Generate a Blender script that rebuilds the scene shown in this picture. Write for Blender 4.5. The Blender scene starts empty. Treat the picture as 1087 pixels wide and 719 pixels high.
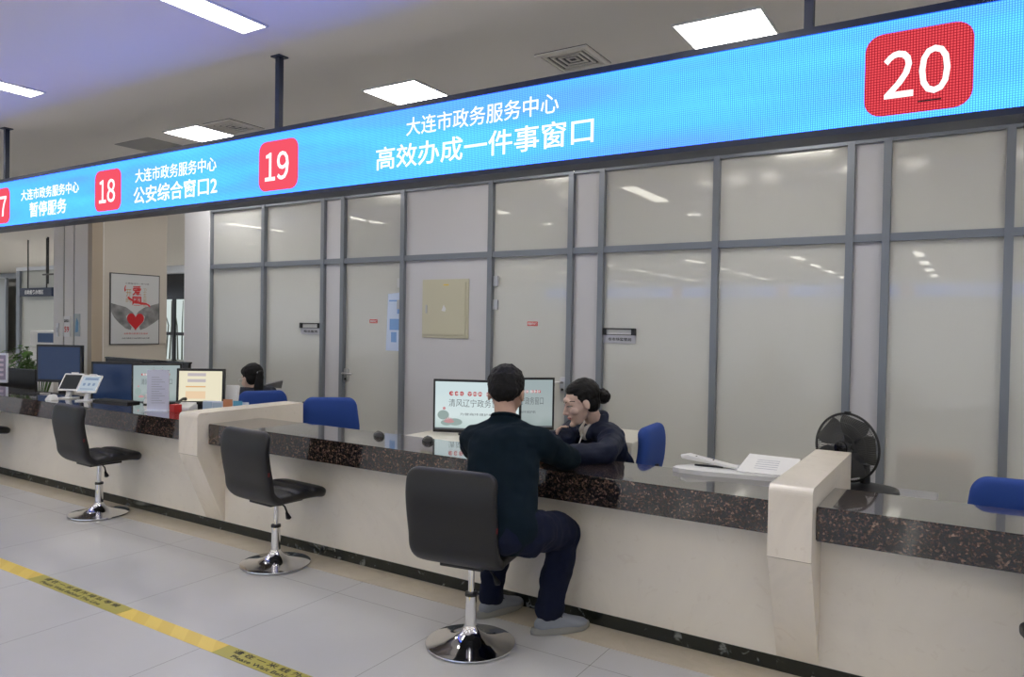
import bpy, bmesh, math, random
from mathutils import Vector, Matrix, noise
random.seed(4)
PI = math.pi
COL = bpy.context.scene.collection
SC = bpy.context.scene

# ------------------------------------------------------------------ camera
W, H, F = 1087, 719, 784.26
YAW, PIT, ROL, CH = .5604, .0184, .01695, 1.40
cy, sy = math.cos(YAW), math.sin(YAW)
fw = Vector((-sy*math.cos(PIT), cy*math.cos(PIT), -math.sin(PIT)))
r0 = Vector((cy, sy, 0)); u0 = r0.cross(fw)
rt = r0*math.cos(ROL)+u0*math.sin(ROL); up = -r0*math.sin(ROL)+u0*math.cos(ROL)
cam = bpy.data.cameras.new('camera'); co = bpy.data.objects.new('camera', cam); COL.objects.link(co)
m = Matrix((rt, up, -fw)).transposed().to_4x4(); m.translation = (0, 0, CH)
co.matrix_world = m
cam.sensor_fit = 'HORIZONTAL'; cam.sensor_width = 36; cam.lens = F/W*36; cam.clip_end = 200; cam.clip_start = .05
SC.camera = co
# ------------------------------------------------------------------ light and exposure
SC.view_settings.view_transform = 'Standard'; SC.view_settings.look = 'None'
SC.view_settings.gamma = 1; SC.view_settings.exposure = 0.0
SC.view_settings.use_curve_mapping = False
wd = bpy.data.worlds.new('world'); SC.world = wd; wd.use_nodes = True
wd.node_tree.nodes['Background'].inputs[0].default_value = (.80, .88, 1, 1)
wd.node_tree.nodes['Background'].inputs[1].default_value = .9
LAMP = 20.0          # radiance of the ceiling panels
STRIP = 13.0         # radiance of the ceiling strips
CEIL = 3.085        # ceiling height
SC.cycles.max_bounces = 10; SC.cycles.diffuse_bounces = 7; SC.cycles.glossy_bounces = 4
SC.cycles.transmission_bounces = 6; SC.cycles.sample_clamp_indirect = 6
SC.cycles.caustics_reflective = False; SC.cycles.caustics_refractive = False

# ------------------------------------------------------------------ materials
MATS = {}
def new_mat(name):
    m = bpy.data.materials.new(name); m.use_nodes = True
    nt = m.node_tree; b = nt.nodes['Principled BSDF']; MATS[name] = m
    return m, nt, b
def mat(name, col, rough=.5, metal=0, coat=0, bump=0, bscale=200, emit=None, es=0, spec=None, var=0, vscale=8):
    if name in MATS: return MATS[name]
    m, nt, b = new_mat(name)
    b.inputs['Base Color'].default_value = (*col, 1); b.inputs['Roughness'].default_value = rough
    b.inputs['Metallic'].default_value = metal; b.inputs['Coat Weight'].default_value = coat
    if spec is not None: b.inputs['Specular IOR Level'].default_value = spec
    if emit: b.inputs['Emission Color'].default_value = (*emit, 1); b.inputs['Emission Strength'].default_value = es
    tc = nt.nodes.new('ShaderNodeTexCoord')
    if bump:
        n = nt.nodes.new('ShaderNodeTexNoise'); n.inputs['Scale'].default_value = bscale
        bp = nt.nodes.new('ShaderNodeBump'); bp.inputs['Strength'].default_value = bump; bp.inputs['Distance'].default_value = .003
        nt.links.new(tc.outputs['Object'], n.inputs['Vector'])
        nt.links.new(n.outputs['Fac'], bp.inputs['Height']); nt.links.new(bp.outputs[0], b.inputs['Normal'])
    if var:
        n = nt.nodes.new('ShaderNodeTexNoise'); n.inputs['Scale'].default_value = vscale; n.inputs['Detail'].default_value = 5
        r = nt.nodes.new('ShaderNodeValToRGB')
        r.color_ramp.elements[0].position = .3; r.color_ramp.elements[1].position = .7
        r.color_ramp.elements[0].color = (*[c*(1-var) for c in col], 1); r.color_ramp.elements[1].color = (*[min(1, c*(1+var)) for c in col], 1)
        nt.links.new(tc.outputs['Object'], n.inputs['Vector']); nt.links.new(n.outputs['Fac'], r.inputs[0])
        nt.links.new(r.outputs[0], b.inputs['Base Color'])
    return m
def emis(name, col, s=1):
    if name in MATS: return MATS[name]
    m = bpy.data.materials.new(name); m.use_nodes = True; nt = m.node_tree
    nt.nodes.remove(nt.nodes['Principled BSDF'])
    e = nt.nodes.new('ShaderNodeEmission'); e.inputs[0].default_value = (*col, 1); e.inputs[1].default_value = s
    nt.links.new(e.outputs[0], nt.nodes['Material Output'].inputs[0]); MATS[name] = m
    return m
def ramp(nt, stops):
    r = nt.nodes.new('ShaderNodeValToRGB'); el = r.color_ramp.elements
    while len(el) < len(stops): el.new(.5)
    for e, (p, c) in zip(el, stops): e.position = p; e.color = (*c, 1)
    return r
def mk_granite():
    m, nt, b = new_mat('granite'); L = nt.links
    tc = nt.nodes.new('ShaderNodeTexCoord')
    v = nt.nodes.new('ShaderNodeTexVoronoi'); v.inputs['Scale'].default_value = 125; v.feature = 'F1'
    w = nt.nodes.new('ShaderNodeTexNoise'); w.inputs['Scale'].default_value = 45; w.inputs['Detail'].default_value = 6
    mx = nt.nodes.new('ShaderNodeMixRGB'); mx.inputs[0].default_value = .018
    L.new(tc.outputs['Object'], mx.inputs[1]); L.new(tc.outputs['Object'], w.inputs['Vector']); L.new(w.outputs['Color'], mx.inputs[2]); L.new(mx.outputs[0], v.inputs['Vector'])
    sp = nt.nodes.new('ShaderNodeSeparateColor'); L.new(v.outputs['Color'], sp.inputs[0])
    r = ramp(nt, [(0, (.010, .010, .011)), (.42, (.020, .017, .016)), (.62, (.05, .035, .03)), (.82, (.085, .056, .045)), (.94, (.16, .10, .08)), (1, (.21, .145, .115))])
    L.new(sp.outputs[0], r.inputs[0])
    n2 = nt.nodes.new('ShaderNodeTexNoise'); n2.inputs['Scale'].default_value = 150; n2.inputs['Detail'].default_value = 4
    L.new(tc.outputs['Object'], n2.inputs['Vector'])
    r2 = ramp(nt, [(.38, (.35, .35, .35)), (.68, (1.5, 1.45, 1.4))]); L.new(n2.outputs['Fac'], r2.inputs[0])
    mm = nt.nodes.new('ShaderNodeMixRGB'); mm.blend_type = 'MULTIPLY'; mm.inputs[0].default_value = 1
    L.new(r.outputs[0], mm.inputs[1]); L.new(r2.outputs[0], mm.inputs[2]); L.new(mm.outputs[0], b.inputs['Base Color'])
    b.inputs['Roughness'].default_value = .10; b.inputs['Specular IOR Level'].default_value = .5
    b.inputs['Coat Weight'].default_value = 1; b.inputs['Coat Roughness'].default_value = .03; b.inputs['Coat IOR'].default_value = 1.52
    return m
def mk_marble(name, col, vein, vs=1.6, rough=.25, streak=.5):
    m, nt, b = new_mat(name); L = nt.links
    tc = nt.nodes.new('ShaderNodeTexCoord')
    n = nt.nodes.new('ShaderNodeTexNoise'); n.inputs['Scale'].default_value = vs; n.inputs['Detail'].default_value = 8; n.inputs['Roughness'].default_value = .65; n.inputs['Distortion'].default_value = 1.2
    L.new(tc.outputs['Object'], n.inputs['Vector'])
    r = ramp(nt, [(.30, tuple(c*.90 for c in col)), (.5, col), (.72, tuple(min(1, c*1.05) for c in col))]); L.new(n.outputs['Fac'], r.inputs[0])
    n2 = nt.nodes.new('ShaderNodeTexNoise'); n2.inputs['Scale'].default_value = 9; n2.inputs['Detail'].default_value = 9; n2.inputs['Distortion'].default_value = 2.5
    L.new(tc.outputs['Object'], n2.inputs['Vector'])
    r2 = ramp(nt, [(.62, (0, 0, 0)), (.67, (1, 1, 1)), (.72, (0, 0, 0))]); L.new(n2.outputs['Fac'], r2.inputs[0])
    ml = nt.nodes.new('ShaderNodeMath'); ml.operation = 'MULTIPLY'; ml.inputs[1].default_value = streak; L.new(r2.outputs[0], ml.inputs[0])
    mx = nt.nodes.new('ShaderNodeMixRGB'); L.new(ml.outputs[0], mx.inputs[0]); L.new(r.outputs[0], mx.inputs[1]); mx.inputs[2].default_value = (*vein, 1)
    L.new(mx.outputs[0], b.inputs['Base Color']); b.inputs['Roughness'].default_value = rough
    return m
def mk_floor():
    m, nt, b = new_mat('floor_tile'); L = nt.links
    tc = nt.nodes.new('ShaderNodeTexCoord'); s = nt.nodes.new('ShaderNodeSeparateXYZ'); L.new(tc.outputs['Object'], s.inputs[0])
    def line(out, off, per, wd):
        a = nt.nodes.new('ShaderNodeMath'); a.operation = 'SUBTRACT'; a.inputs[1].default_value = off; L.new(out, a.inputs[0])
        p = nt.nodes.new('ShaderNodeMath'); p.operation = 'PINGPONG'; p.inputs[1].default_value = per/2; L.new(a.outputs[0], p.inputs[0])
        c = nt.nodes.new('ShaderNodeMath'); c.operation = 'LESS_THAN'; c.inputs[1].default_value = wd; L.new(p.outputs[0], c.inputs[0])
        return c.outputs[0]
    lx = line(s.outputs[0], -1.316, .725, .0013); ly = line(s.outputs[1], 2.745, .725, .0013)
    mxx = nt.nodes.new('ShaderNodeMath'); mxx.operation = 'MAXIMUM'; L.new(lx, mxx.inputs[0]); L.new(ly, mxx.inputs[1])
    n = nt.nodes.new('ShaderNodeTexNoise'); n.inputs['Scale'].default_value = 1.4; n.inputs['Detail'].default_value = 6; L.new(tc.outputs['Object'], n.inputs['Vector'])
    r = ramp(nt, [(.3, (.54, .54, .53)), (.7, (.59, .59, .58))]); L.new(n.outputs['Fac'], r.inputs[0])
    mx = nt.nodes.new('ShaderNodeMixRGB'); L.new(mxx.outputs[0], mx.inputs[0]); L.new(r.outputs[0], mx.inputs[1]); mx.inputs[2].default_value = (.24, .23, .21, 1)
    L.new(mx.outputs[0], b.inputs['Base Color']); b.inputs['Roughness'].default_value = .12; b.inputs['Specular IOR Level'].default_value = .45
    return m
def mk_frost():
    m, nt, b = new_mat('frosted_glass')
    b.inputs['Base Color'].default_value = (.86, .865, .82, 1); b.inputs['Roughness'].default_value = .24
    b.inputs['Transmission Weight'].default_value = .42; b.inputs['IOR'].default_value = 1.2
    b.inputs['Coat Weight'].default_value = 1; b.inputs['Coat Roughness'].default_value = .015; b.inputs['Coat IOR'].default_value = 1.5
    return m
def mk_screen():
    # LED wall: cyan picture with soft bands, made of rows and columns of diodes
    m = bpy.data.materials.new('led_screen'); m.use_nodes = True; nt = m.node_tree; L = nt.links
    nt.nodes.remove(nt.nodes['Principled BSDF'])
    tc = nt.nodes.new('ShaderNodeTexCoord'); s = nt.nodes.new('ShaderNodeSeparateXYZ'); L.new(tc.outputs['Object'], s.inputs[0])
    mp = nt.nodes.new('ShaderNodeMapping'); mp.inputs['Scale'].default_value = (.55, 1, 4.0); L.new(tc.outputs['Object'], mp.inputs[0])
    n = nt.nodes.new('ShaderNodeTexNoise'); n.inputs['Scale'].default_value = 1.3; n.inputs['Detail'].default_value = 2; L.new(mp.outputs[0], n.inputs['Vector'])
    r = ramp(nt, [(.32, (.12, .66, 4.1)), (.5, (.11, .56, 4.1)), (.68, (.13, .43, 3.8))]); L.new(n.outputs['Fac'], r.inputs[0])
    def px(out, per, duty):
        f = nt.nodes.new('ShaderNodeMath'); f.operation = 'PINGPONG'; f.inputs[1].default_value = per/2; L.new(out, f.inputs[0])
        g = nt.nodes.new('ShaderNodeMath'); g.operation = 'LESS_THAN'; g.inputs[1].default_value = per/2*duty; L.new(f.outputs[0], g.inputs[0])
        return g.outputs[0]
    gx = px(s.outputs[0], .0085, .68); gz = px(s.outputs[2], .0085, .74)
    mu = nt.nodes.new('ShaderNodeMath'); mu.operation = 'MULTIPLY'; L.new(gx, mu.inputs[0]); L.new(gz, mu.inputs[1])
    mr = nt.nodes.new('ShaderNodeMapRange'); mr.inputs[3].default_value = .72; mr.inputs[4].default_value = 1.55; L.new(mu.outputs[0], mr.inputs[0])
    e = nt.nodes.new('ShaderNodeEmission'); L.new(r.outputs[0], e.inputs[0]); L.new(mr.outputs[0], e.inputs[1])
    L.new(e.outputs[0], nt.nodes['Material Output'].inputs[0]); MATS['led_screen'] = m
    return m
def mk_tape():
    m, nt, b = new_mat('tape_yellow'); L = nt.links
    tc = nt.nodes.new('ShaderNodeTexCoord'); w = nt.nodes.new('ShaderNodeTexWave'); w.inputs['Scale'].default_value = 3.2; w.bands_direction = 'DIAGONAL'
    L.new(tc.outputs['Object'], w.inputs['Vector'])
    r = ramp(nt, [(.45, (.80, .59, .10)), (.55, (.74, .53, .08))]); L.new(w.outputs['Fac'], r.inputs[0]); L.new(r.outputs[0], b.inputs['Base Color'])
    b.inputs['Roughness'].default_value = .4
    return m
GR = mk_granite()
MB_ = mk_marble('cream_marble', (.80, .735, .64), (.50, .38, .28), streak=.2)
MBP = mk_marble('cream_marble_panel', (.78, .73, .65), (.47, .37, .28), vs=1.1, rough=.3, streak=.12)
BLM = mk_marble('black_marble', (.010, .013, .011), (.35, .37, .36), vs=5, rough=.2, streak=.55)
FLO = mk_floor(); FRO = mk_frost(); LED = mk_screen(); TAP = mk_tape()
STR = mk_marble('beige_floor_stone', (.56, .50, .40), (.45, .38, .28), vs=3, rough=.2, streak=.2)
CEI = mat('ceiling_paint', (.88, .84, .79), .9)
GRY = mat('grey_panel', (.64, .63, .655), .35, bump=.05, bscale=30)
ALU = mat('grey_aluminium', (.23, .25, .28), .38, metal=.35)
WHT = mat('white_paint', (.74, .74, .76), .7)
BEI = mat('beige_box_paint', (.60, .57, .43), .45)
TAU = mat('taupe_column_stone', (.52, .475, .41), .3, var=.03, vscale=1)
TAL = mat('pale_column_stone', (.72, .69, .65), .28, var=.03, vscale=1)
BRN = mat('tan_column_edge', (.40, .33, .25), .35)
LEA = mat('black_leather', (.008, .008, .009), .42, bump=.25, bscale=260)
CHR = mat('chrome', (.78, .78, .79), .06, metal=1)
BLK = mat('black_plastic', (.012, .012, .013), .4)
BLG = mat('black_gloss', (.01, .01, .012), .15)
NAV = mat('sign_frame_navy', (.012, .020, .05), .4)
BLU = mat('blue_fabric', (.012, .055, .28), .75, bump=.2, bscale=400)
WPL = mat('white_plastic', (.78, .78, .77), .35)
PAP = mat('paper', (.80, .80, .80), .7)
LAV = mat('lavender_paper', (.62, .64, .78), .6)
DES = mat('cream_laminate', (.74, .71, .63), .4)
STL = mat('brushed_steel', (.55, .55, .56), .28, metal=.9)
SKN = mat('skin', (.50, .32, .24), .55, var=.05, vscale=30)
SKL = mat('light_skin', (.66, .47, .39), .5, var=.04, vscale=30)
HAI = mat('black_hair', (.004, .0035, .0035), .55, bump=.6, bscale=180, spec=.25)
SWE = mat('dark_teal_sweater', (.0025, .0095, .0155), .95, bump=.35, bscale=350, spec=.2)
TRO = mat('navy_trousers', (.006, .009, .026), .9, bump=.2, bscale=300, spec=.2)
JAC = mat('navy_jacket', (.007, .012, .034), .6, bump=.3, bscale=60, spec=.3)
SHO = mat('grey_shoe_knit', (.22, .24, .28), .85, bump=.3, bscale=500)
SOL = mat('grey_shoe_sole', (.25, .25, .235), .7)
RED = mat('red_plastic', (.55, .03, .03), .4)
REP = mat('red_print', (.55, .03, .03), .6)
INK = mat('black_ink', (.02, .02, .02), .6)
GRE = mat('leaf_green', (.06, .14, .025), .5, var=.3, vscale=20)
OLI = mat('tape_olive', (.42, .37, .06), .4)

# ------------------------------------------------------------------ object helpers
def link(name, me, mt=None, parent=None, smooth=False):
    o = bpy.data.objects.new(name, me); COL.objects.link(o)
    if mt: me.materials.append(mt)
    if parent is not None: o.parent = parent
    if smooth:
        for p in me.polygons: p.use_smooth = True
    return o
def tag(o, label=None, cat=None, group=None, kind=None):
    if label: o['label'] = label
    if cat: o['category'] = cat
    if group: o['group'] = group
    if kind: o['kind'] = kind
    return o
def thing(name, label, cat, loc=(0, 0, 0), rz=0, group=None):
    o = bpy.data.objects.new(name, None); COL.objects.link(o); o.location = loc; o.rotation_euler = (0, 0, rz)
    o.empty_display_size = .1
    return tag(o, label, cat, group)
def struct_empty(name, loc=(0, 0, 0)):
    o = bpy.data.objects.new(name, None); COL.objects.link(o); o.location = loc; o['kind'] = 'structure'; return o
def copy_tree(o, parent=None):
    c = o.copy(); COL.objects.link(c)
    if parent is not None: c.parent = parent
    for ch in list(o.children): copy_tree(ch, c)
    return c
class MB:
    def __init__(s): s.bm = bmesh.new()
    def box(s, x0, x1, y0, y1, z0, z1, M=None, bev=0):
        g = bmesh.ops.create_cube(s.bm, size=1)['verts']
        for v in g: v.co = Vector(((x0+x1)/2+v.co.x*(x1-x0), (y0+y1)/2+v.co.y*(y1-y0), (z0+z1)/2+v.co.z*(z1-z0)))
        if bev:
            es = list({e for v in g for e in v.link_edges})
            r = bmesh.ops.bevel(s.bm, geom=es, offset=bev, segments=2, affect='EDGES', profile=.7)
            g = [v for v in r['verts']] if not M else list({v for f in r['faces'] for v in f.verts} | {v for v in g if v.is_valid})
        if M:
            for v in g: v.co = M @ v.co
        return s
    def tube(s, pts, r, seg=10, cap=True):
        pts = [Vector(p) for p in pts]; rs = r if isinstance(r, (list, tuple)) else [r]*len(pts)
        rings = []; ref = None
        for i, p in enumerate(pts):
            t = (pts[min(i+1, len(pts)-1)]-pts[max(i-1, 0)]).normalized()
            if ref is None: ref = Vector((0, 0, 1)) if abs(t.z) < .9 else Vector((1, 0, 0))
            a = t.cross(ref).normalized(); b = t.cross(a); ref = a.cross(t)
            rings.append([s.bm.verts.new(p+(a*math.cos(2*PI*k/seg)+b*math.sin(2*PI*k/seg))*rs[i]) for k in range(seg)])
        for A, B in zip(rings, rings[1:]):
            for k in range(seg): s.bm.faces.new((A[k], A[(k+1) % seg], B[(k+1) % seg], B[k]))
        if cap: s.bm.faces.new(rings[0][::-1]); s.bm.faces.new(rings[-1])
        return s
    def ring(s, c, ax, R, r, seg=48, m=6):
        ax = Vector(ax).normalized(); a = ax.orthogonal().normalized(); b = ax.cross(a); c = Vector(c); rr = []
        for i in range(seg):
            t = 2*PI*i/seg; d = a*math.cos(t)+b*math.sin(t)
            rr.append([s.bm.verts.new(c+d*(R+r*math.cos(2*PI*k/m))+ax*r*math.sin(2*PI*k/m)) for k in range(m)])
        for i in range(seg):
            A, B = rr[i], rr[(i+1) % seg]
            for k in range(m): s.bm.faces.new((A[k], A[(k+1) % m], B[(k+1) % m], B[k]))
        return s
    def lathe(s, prof, seg=40, c=(0, 0, 0), M=None):
        rings = []
        for r, z in prof:
            rings.append([s.bm.verts.new(Vector(c)+Vector((r*math.cos(2*PI*k/seg), r*math.sin(2*PI*k/seg), z))) for k in range(seg)])
        for A, B in zip(rings, rings[1:]):
            for k in range(seg): s.bm.faces.new((A[k], A[(k+1) % seg], B[(k+1) % seg], B[k]))
        s.bm.faces.new(rings[0][::-1]); s.bm.faces.new(rings[-1])
        if M:
            for R_ in rings:
                for v in R_: v.co = M @ v.co
        return s
    def prism(s, poly, x0, x1, axis='x'):
        # polygon in the plane across an axis, extruded along it
        def P(a, b, t): return {'x': (t, a, b), 'y': (a, t, b), 'z': (a, b, t)}[axis]
        A = [s.bm.verts.new(P(a, b, x0)) for a, b in poly]; B = [s.bm.verts.new(P(a, b, x1)) for a, b in poly]
        n = len(poly); s.bm.faces.new(A[::-1]); s.bm.faces.new(B)
        for k in range(n): s.bm.faces.new((A[k], A[(k+1) % n], B[(k+1) % n], B[k]))
        return s
    def hull(s, pts):
        vs = [s.bm.verts.new(p) for p in pts]
        r = bmesh.ops.convex_hull(s.bm, input=vs, use_existing_faces=False)
        bmesh.ops.delete(s.bm, geom=list({g for g in r['geom_interior']+r['geom_unused'] if isinstance(g, bmesh.types.BMVert) and g.is_valid}), context='VERTS')
        return s
    def xf(s, M):
        bmesh.ops.transform(s.bm, matrix=M, verts=s.bm.verts[:]); return s
    def build(s, name, mt=None, parent=None, smooth=False, bevel=0, seg=2):
        if bevel:
            es = [e for e in s.bm.edges if len(e.link_faces) == 2 and e.calc_face_angle(0) > .6]
            bmesh.ops.bevel(s.bm, geom=es, offset=bevel, segments=seg, affect='EDGES', clamp_overlap=True)
        bmesh.ops.recalc_face_normals(s.bm, faces=s.bm.faces[:])
        me = bpy.data.meshes.new(name); s.bm.to_mesh(me); s.bm.free()
        o = link(name, me, mt, parent, False)
        if smooth:
            for p in me.polygons: p.use_smooth = True
            try: me.set_sharp_from_angle(angle=math.radians(42))
            except Exception: pass
        return o
def rrect(x0, x1, z0, z1, r, n=5):
    out = []
    for cx, cz, a0 in ((x1-r, z1-r, 0), (x0+r, z1-r, 90), (x0+r, z0+r, 180), (x1-r, z0+r, 270)):
        for k in range(n+1):
            a = math.radians(a0+90*k/n); out.append((cx+r*math.cos(a), cz+r*math.sin(a)))
    return out
def text(name, body, x0, x1, z0, z1, M, mt, parent, bold=0, depth=.0008, kind=None):
    """lettering fitted into a rectangle of the plane given by M (local x right, local y up)"""
    c = bpy.data.curves.new('lettering', 'FONT'); c.body = body; c.extrude = depth; c.offset = bold; c.resolution_u = 3
    o = bpy.data.objects.new('lettering_source', c); COL.objects.link(o)
    bpy.context.view_layer.update()
    me = bpy.data.meshes.new_from_object(o.evaluated_get(bpy.context.evaluated_depsgraph_get()))
    bpy.data.objects.remove(o); bpy.data.curves.remove(c)
    xs = [v.co.x for v in me.vertices]; ys = [v.co.y for v in me.vertices]
    if not xs: return None
    a, b, p, q = min(xs), max(xs), min(ys), max(ys)
    for v in me.vertices:
        v.co = M @ Vector((x0+(v.co.x-a)/(b-a)*(x1-x0), z0+(v.co.y-p)/max(1e-6, q-p)*(z1-z0), v.co.z))
    me.materials.clear()
    return link(name, me, mt, parent)
def XZ(y):    # plane facing -Y at depth y
    return Matrix(((1, 0, 0, 0), (0, 0, -1, y), (0, 1, 0, 0), (0, 0, 0, 1)))
XY = Matrix.Identity(4)

# ================================================================== SETTING
YB, YW = 3.135, 5.53
o = MB().box(-45, 9, -19, 20, -.1, 0).build('floor', FLO); tag(o, kind='structure')
o = MB().box(-45, 9, -19, 20, CEIL, CEIL+.1).build('ceiling', CEI); tag(o, kind='structure')
o = MB().box(-14, 9, 2.938, YB+.02, 0, .002).build('trim_1', STR); tag(o, 'beige stone border strip along the foot of the counter', kind='structure')
o = MB().box(8.9, 9, -19, 20, 0, CEIL).build('wall_right', WHT); tag(o, kind='structure')

# glazed partition behind the desks
XS = dict(w0=-7.678, A=-6.735, B=-5.801, C=-5.515, D=-4.715, E=-3.694, F=-2.887, G=-2.605, H=-1.667, I=-.746, J=-.523, K=.159, L=1.10, M=2.04, N=2.3, O=3.2)
TR, RA = 2.027, 2.686
tag(MB().box(-7.68, 9, YW-.02, YW+.06, RA+.03, CEIL).build('trim_30', mat('band_grey', (.26, .26, .28), .45, metal=.3)), kind='structure')
mb = MB()
for a, b in (('B', 'C'), ('D', 'E'), ('F', 'G'), ('I', 'J'), ('M', 'N')):
    mb.box(XS[a], XS[b], YW-.005, YW+.045, 0, TR); mb.box(XS[a], XS[b], YW-.005, YW+.045, TR, RA)
o = mb.build('wall_back', GRY); tag(o, kind='structure')
mb = MB().box(-8.13, -7.66, YW-.06, YW+.10, 0, CEIL)
mb.box(-8.13, -8.05, YW+.1, 9, 0, CEIL)
o = mb.build('wall_left', WHT); tag(o, kind='structure')
o = MB().box(-8.13, 9, 9, 9.1, 0, CEIL).build('wall_back_office', WHT); tag(o, kind='structure')
k = 2
for n_, x in XS.items():
    w = .024
    o = MB().box(x-w, x+w, YW-.045, YW+.05, 0, RA).build('trim_%d' % k, ALU); tag(o, kind='structure'); k += 1
order = list(XS)
rails = MB()
for a, b in zip(order, order[1:]):
    rails.box(XS[a]+.024, XS[b]-.024, YW-.035, YW+.05, TR-.026, TR+.026); rails.box(XS[a]+.024, XS[b]-.024, YW-.035, YW+.05, RA-.02, RA+.03)
o = rails.build('trim_%d' % k, ALU); tag(o, kind='structure'); k += 1
def pane(a, b, z0, z1, nm, par): return MB().box(XS[a]+.022, XS[b]-.022, YW, YW+.010, z0, z1).build(nm, FRO, par)
wn = 1
for a, b in (('w0', 'A'), ('A', 'B'), ('G', 'H'), ('H', 'I'), ('J', 'K'), ('K', 'L'), ('L', 'M'), ('N', 'O')):
    e = struct_empty('window_%d' % wn); wn += 1
    pane(a, b, .03, TR-.024, 'lower_pane', e); pane(a, b, TR+.024, RA-.018, 'upper_pane', e)
def lever(par, x, z, s=1):
    b = MB().box(x-.026, x+.026, YW-.03, YW-.002, z-.09, z+.045, bev=.006).build('lock_case', STL, par, True)
    MB().tube([(x, YW-.03, z), (x, YW-.075, z), (x+s*.02, YW-.08, z), (x+s*.13, YW-.08, z)], .009).build('lever', STL, b, True)
    MB().tube([(x, YW-.03, z-.06), (x, YW-.036, z-.06)], .011).build('keyhole', BLK, b, True)
for dn, (a, b, hx, s, hz) in enumerate((('C', 'D', 'C', 1, .878), ('E', 'F', 'F', -1, .922)), 1):
    e = struct_empty('door_%d' % dn)
    pane(a, b, .01, TR-.03, 'door_leaf', e)
    lever(e, XS[hx]+s*.055, hz, s)
    other = {'C': 'D', 'F': 'E'}[hx]
    for z in (1.79, 1.58, .3):
        MB().box(XS[other]+(-.075 if s > 0 else .025), XS[other]+(-.025 if s > 0 else .075), YW-.022, YW, z-.045, z+.045, bev=.004).build('hinge', STL, e)
    w_ = struct_empty('window_%d' % wn); wn += 1
    pane(a, b, TR+.024, RA-.018, 'transom_pane', w_)

# back office behind the frosted glass: lit ceiling panels, a brown cabinet
def panel_light(x, y, sx, sy_, label, group=None, mt=None, cat='ceiling light'):
    t = thing('ceiling_light', label, cat, (x, y, CEIL), 0, group)
    fr = MB()
    for a in ((-sx/2-.012, sx/2+.012, -sy_/2-.012, -sy_/2), (-sx/2-.012, sx/2+.012, sy_/2, sy_/2+.012), (-sx/2-.012, -sx/2, -sy_/2, sy_/2), (sx/2, sx/2+.012, -sy_/2, sy_/2)):
        fr.box(*a, -.012, 0)
    fr.build('frame', WPL, t)
    MB().box(-sx/2, sx/2, -sy_/2, sy_/2, -.009, -.001).build('diffuser', mt or emis('lamp_panel', (1, .97, .93), LAMP), t)
    return t
# row of square lights along the counter
P0 = None
for i, (x, lab) in enumerate(((-1.23, 'square ceiling light panel nearest the red 20 badge'), (-3.56, 'square ceiling light panel right of the hanger rod above the red 19 badge'), (-5.98, 'square ceiling light panel left of the hanger rod, above the 18 text'))):
    panel_light(x, 4.22, .47, .50, lab, 'square light panels along the counter')
for x in (1.1, 3.5, 5.9):
    panel_light(x, 4.22, .47, .50, 'square ceiling light panel hidden behind the long display board', 'hidden square light panels')
for x in (-6.4, -3.9, -1.4, 1.1, 3.6):
    panel_light(x, 7.2, .5, .5, 'ceiling light of the office behind the frosted glass', 'office ceiling lights', emis('office_lamp', (1, .95, .88), 16))
for x in (-4.45, -2.65, -2.3, -1.95, -1.15, -.85, -.55, .35, .7):
    panel_light(x, 8.35, .16, .16, 'small bright downlight of the office behind the frosted glass', 'office downlights', emis('downlight', (1, .93, .85), 160))
t = thing('side_cabinet', 'brown wooden cabinet blurred behind the frosted glass at the right', 'cabinet', (-.22, 5.85, 0))
wd_ = mat('brown_wood', (.38, .17, .06), .5)
MB().box(-.22, .22, -.2, .2, .0, .56).build('body', wd_, t, bevel=.004)
for s_x in (-.105, .105): MB().box(s_x-.1, s_x+.1, -.215, -.2, .04, .52).build('door', wd_, t, bevel=.003)
# long strips: two in view, the others lie over the hall behind the camera
first = True
for i, x in enumerate((-13.485, -11.005, -8.525, -6.045, -3.565, -1.085, 1.395, 3.875, 6.355)):
    for j in range(8):
        if i == 3 and j == 0: lab, g = 'long ceiling light strip at the left edge, over the blue lit ceiling', None
        elif i == 4 and j == 0: lab, g = 'long ceiling light strip reaching the top edge, above the hanger rod', None
        elif j == 0: lab, g = 'long ceiling light strip over the waiting side of the counter', 'ceiling strips outside the picture'
        else: lab, g = 'long ceiling light strip over the hall behind the photographer', 'ceiling strips behind the photographer'
        y0 = 2.83-j*2.35
        panel_light(x, y0-.6, .195, 1.2, lab, g, emis('lamp_strip', (1, .96, .84), STRIP))
# added unseen lamps that brighten the far hall, the column and the wall end
for x, y in ((-8.45, 6.9), (-7.25, 4.95), (-22.6, 12), (-20.6, 12), (-17.5, 9.5), (-13, 7), (-20, 7), (-26, 9), (-30, 11.5), (-33.5, 12.6), (-16, 6)):
    panel_light(x, y, *((.8, .8, 'added unseen light that brightens the far hall beyond the column', 'added far hall lights') if x < -9 else (.47, .5, 'added light unseen behind the display board that brightens the column and wall end', 'hidden square light panels')))
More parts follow.
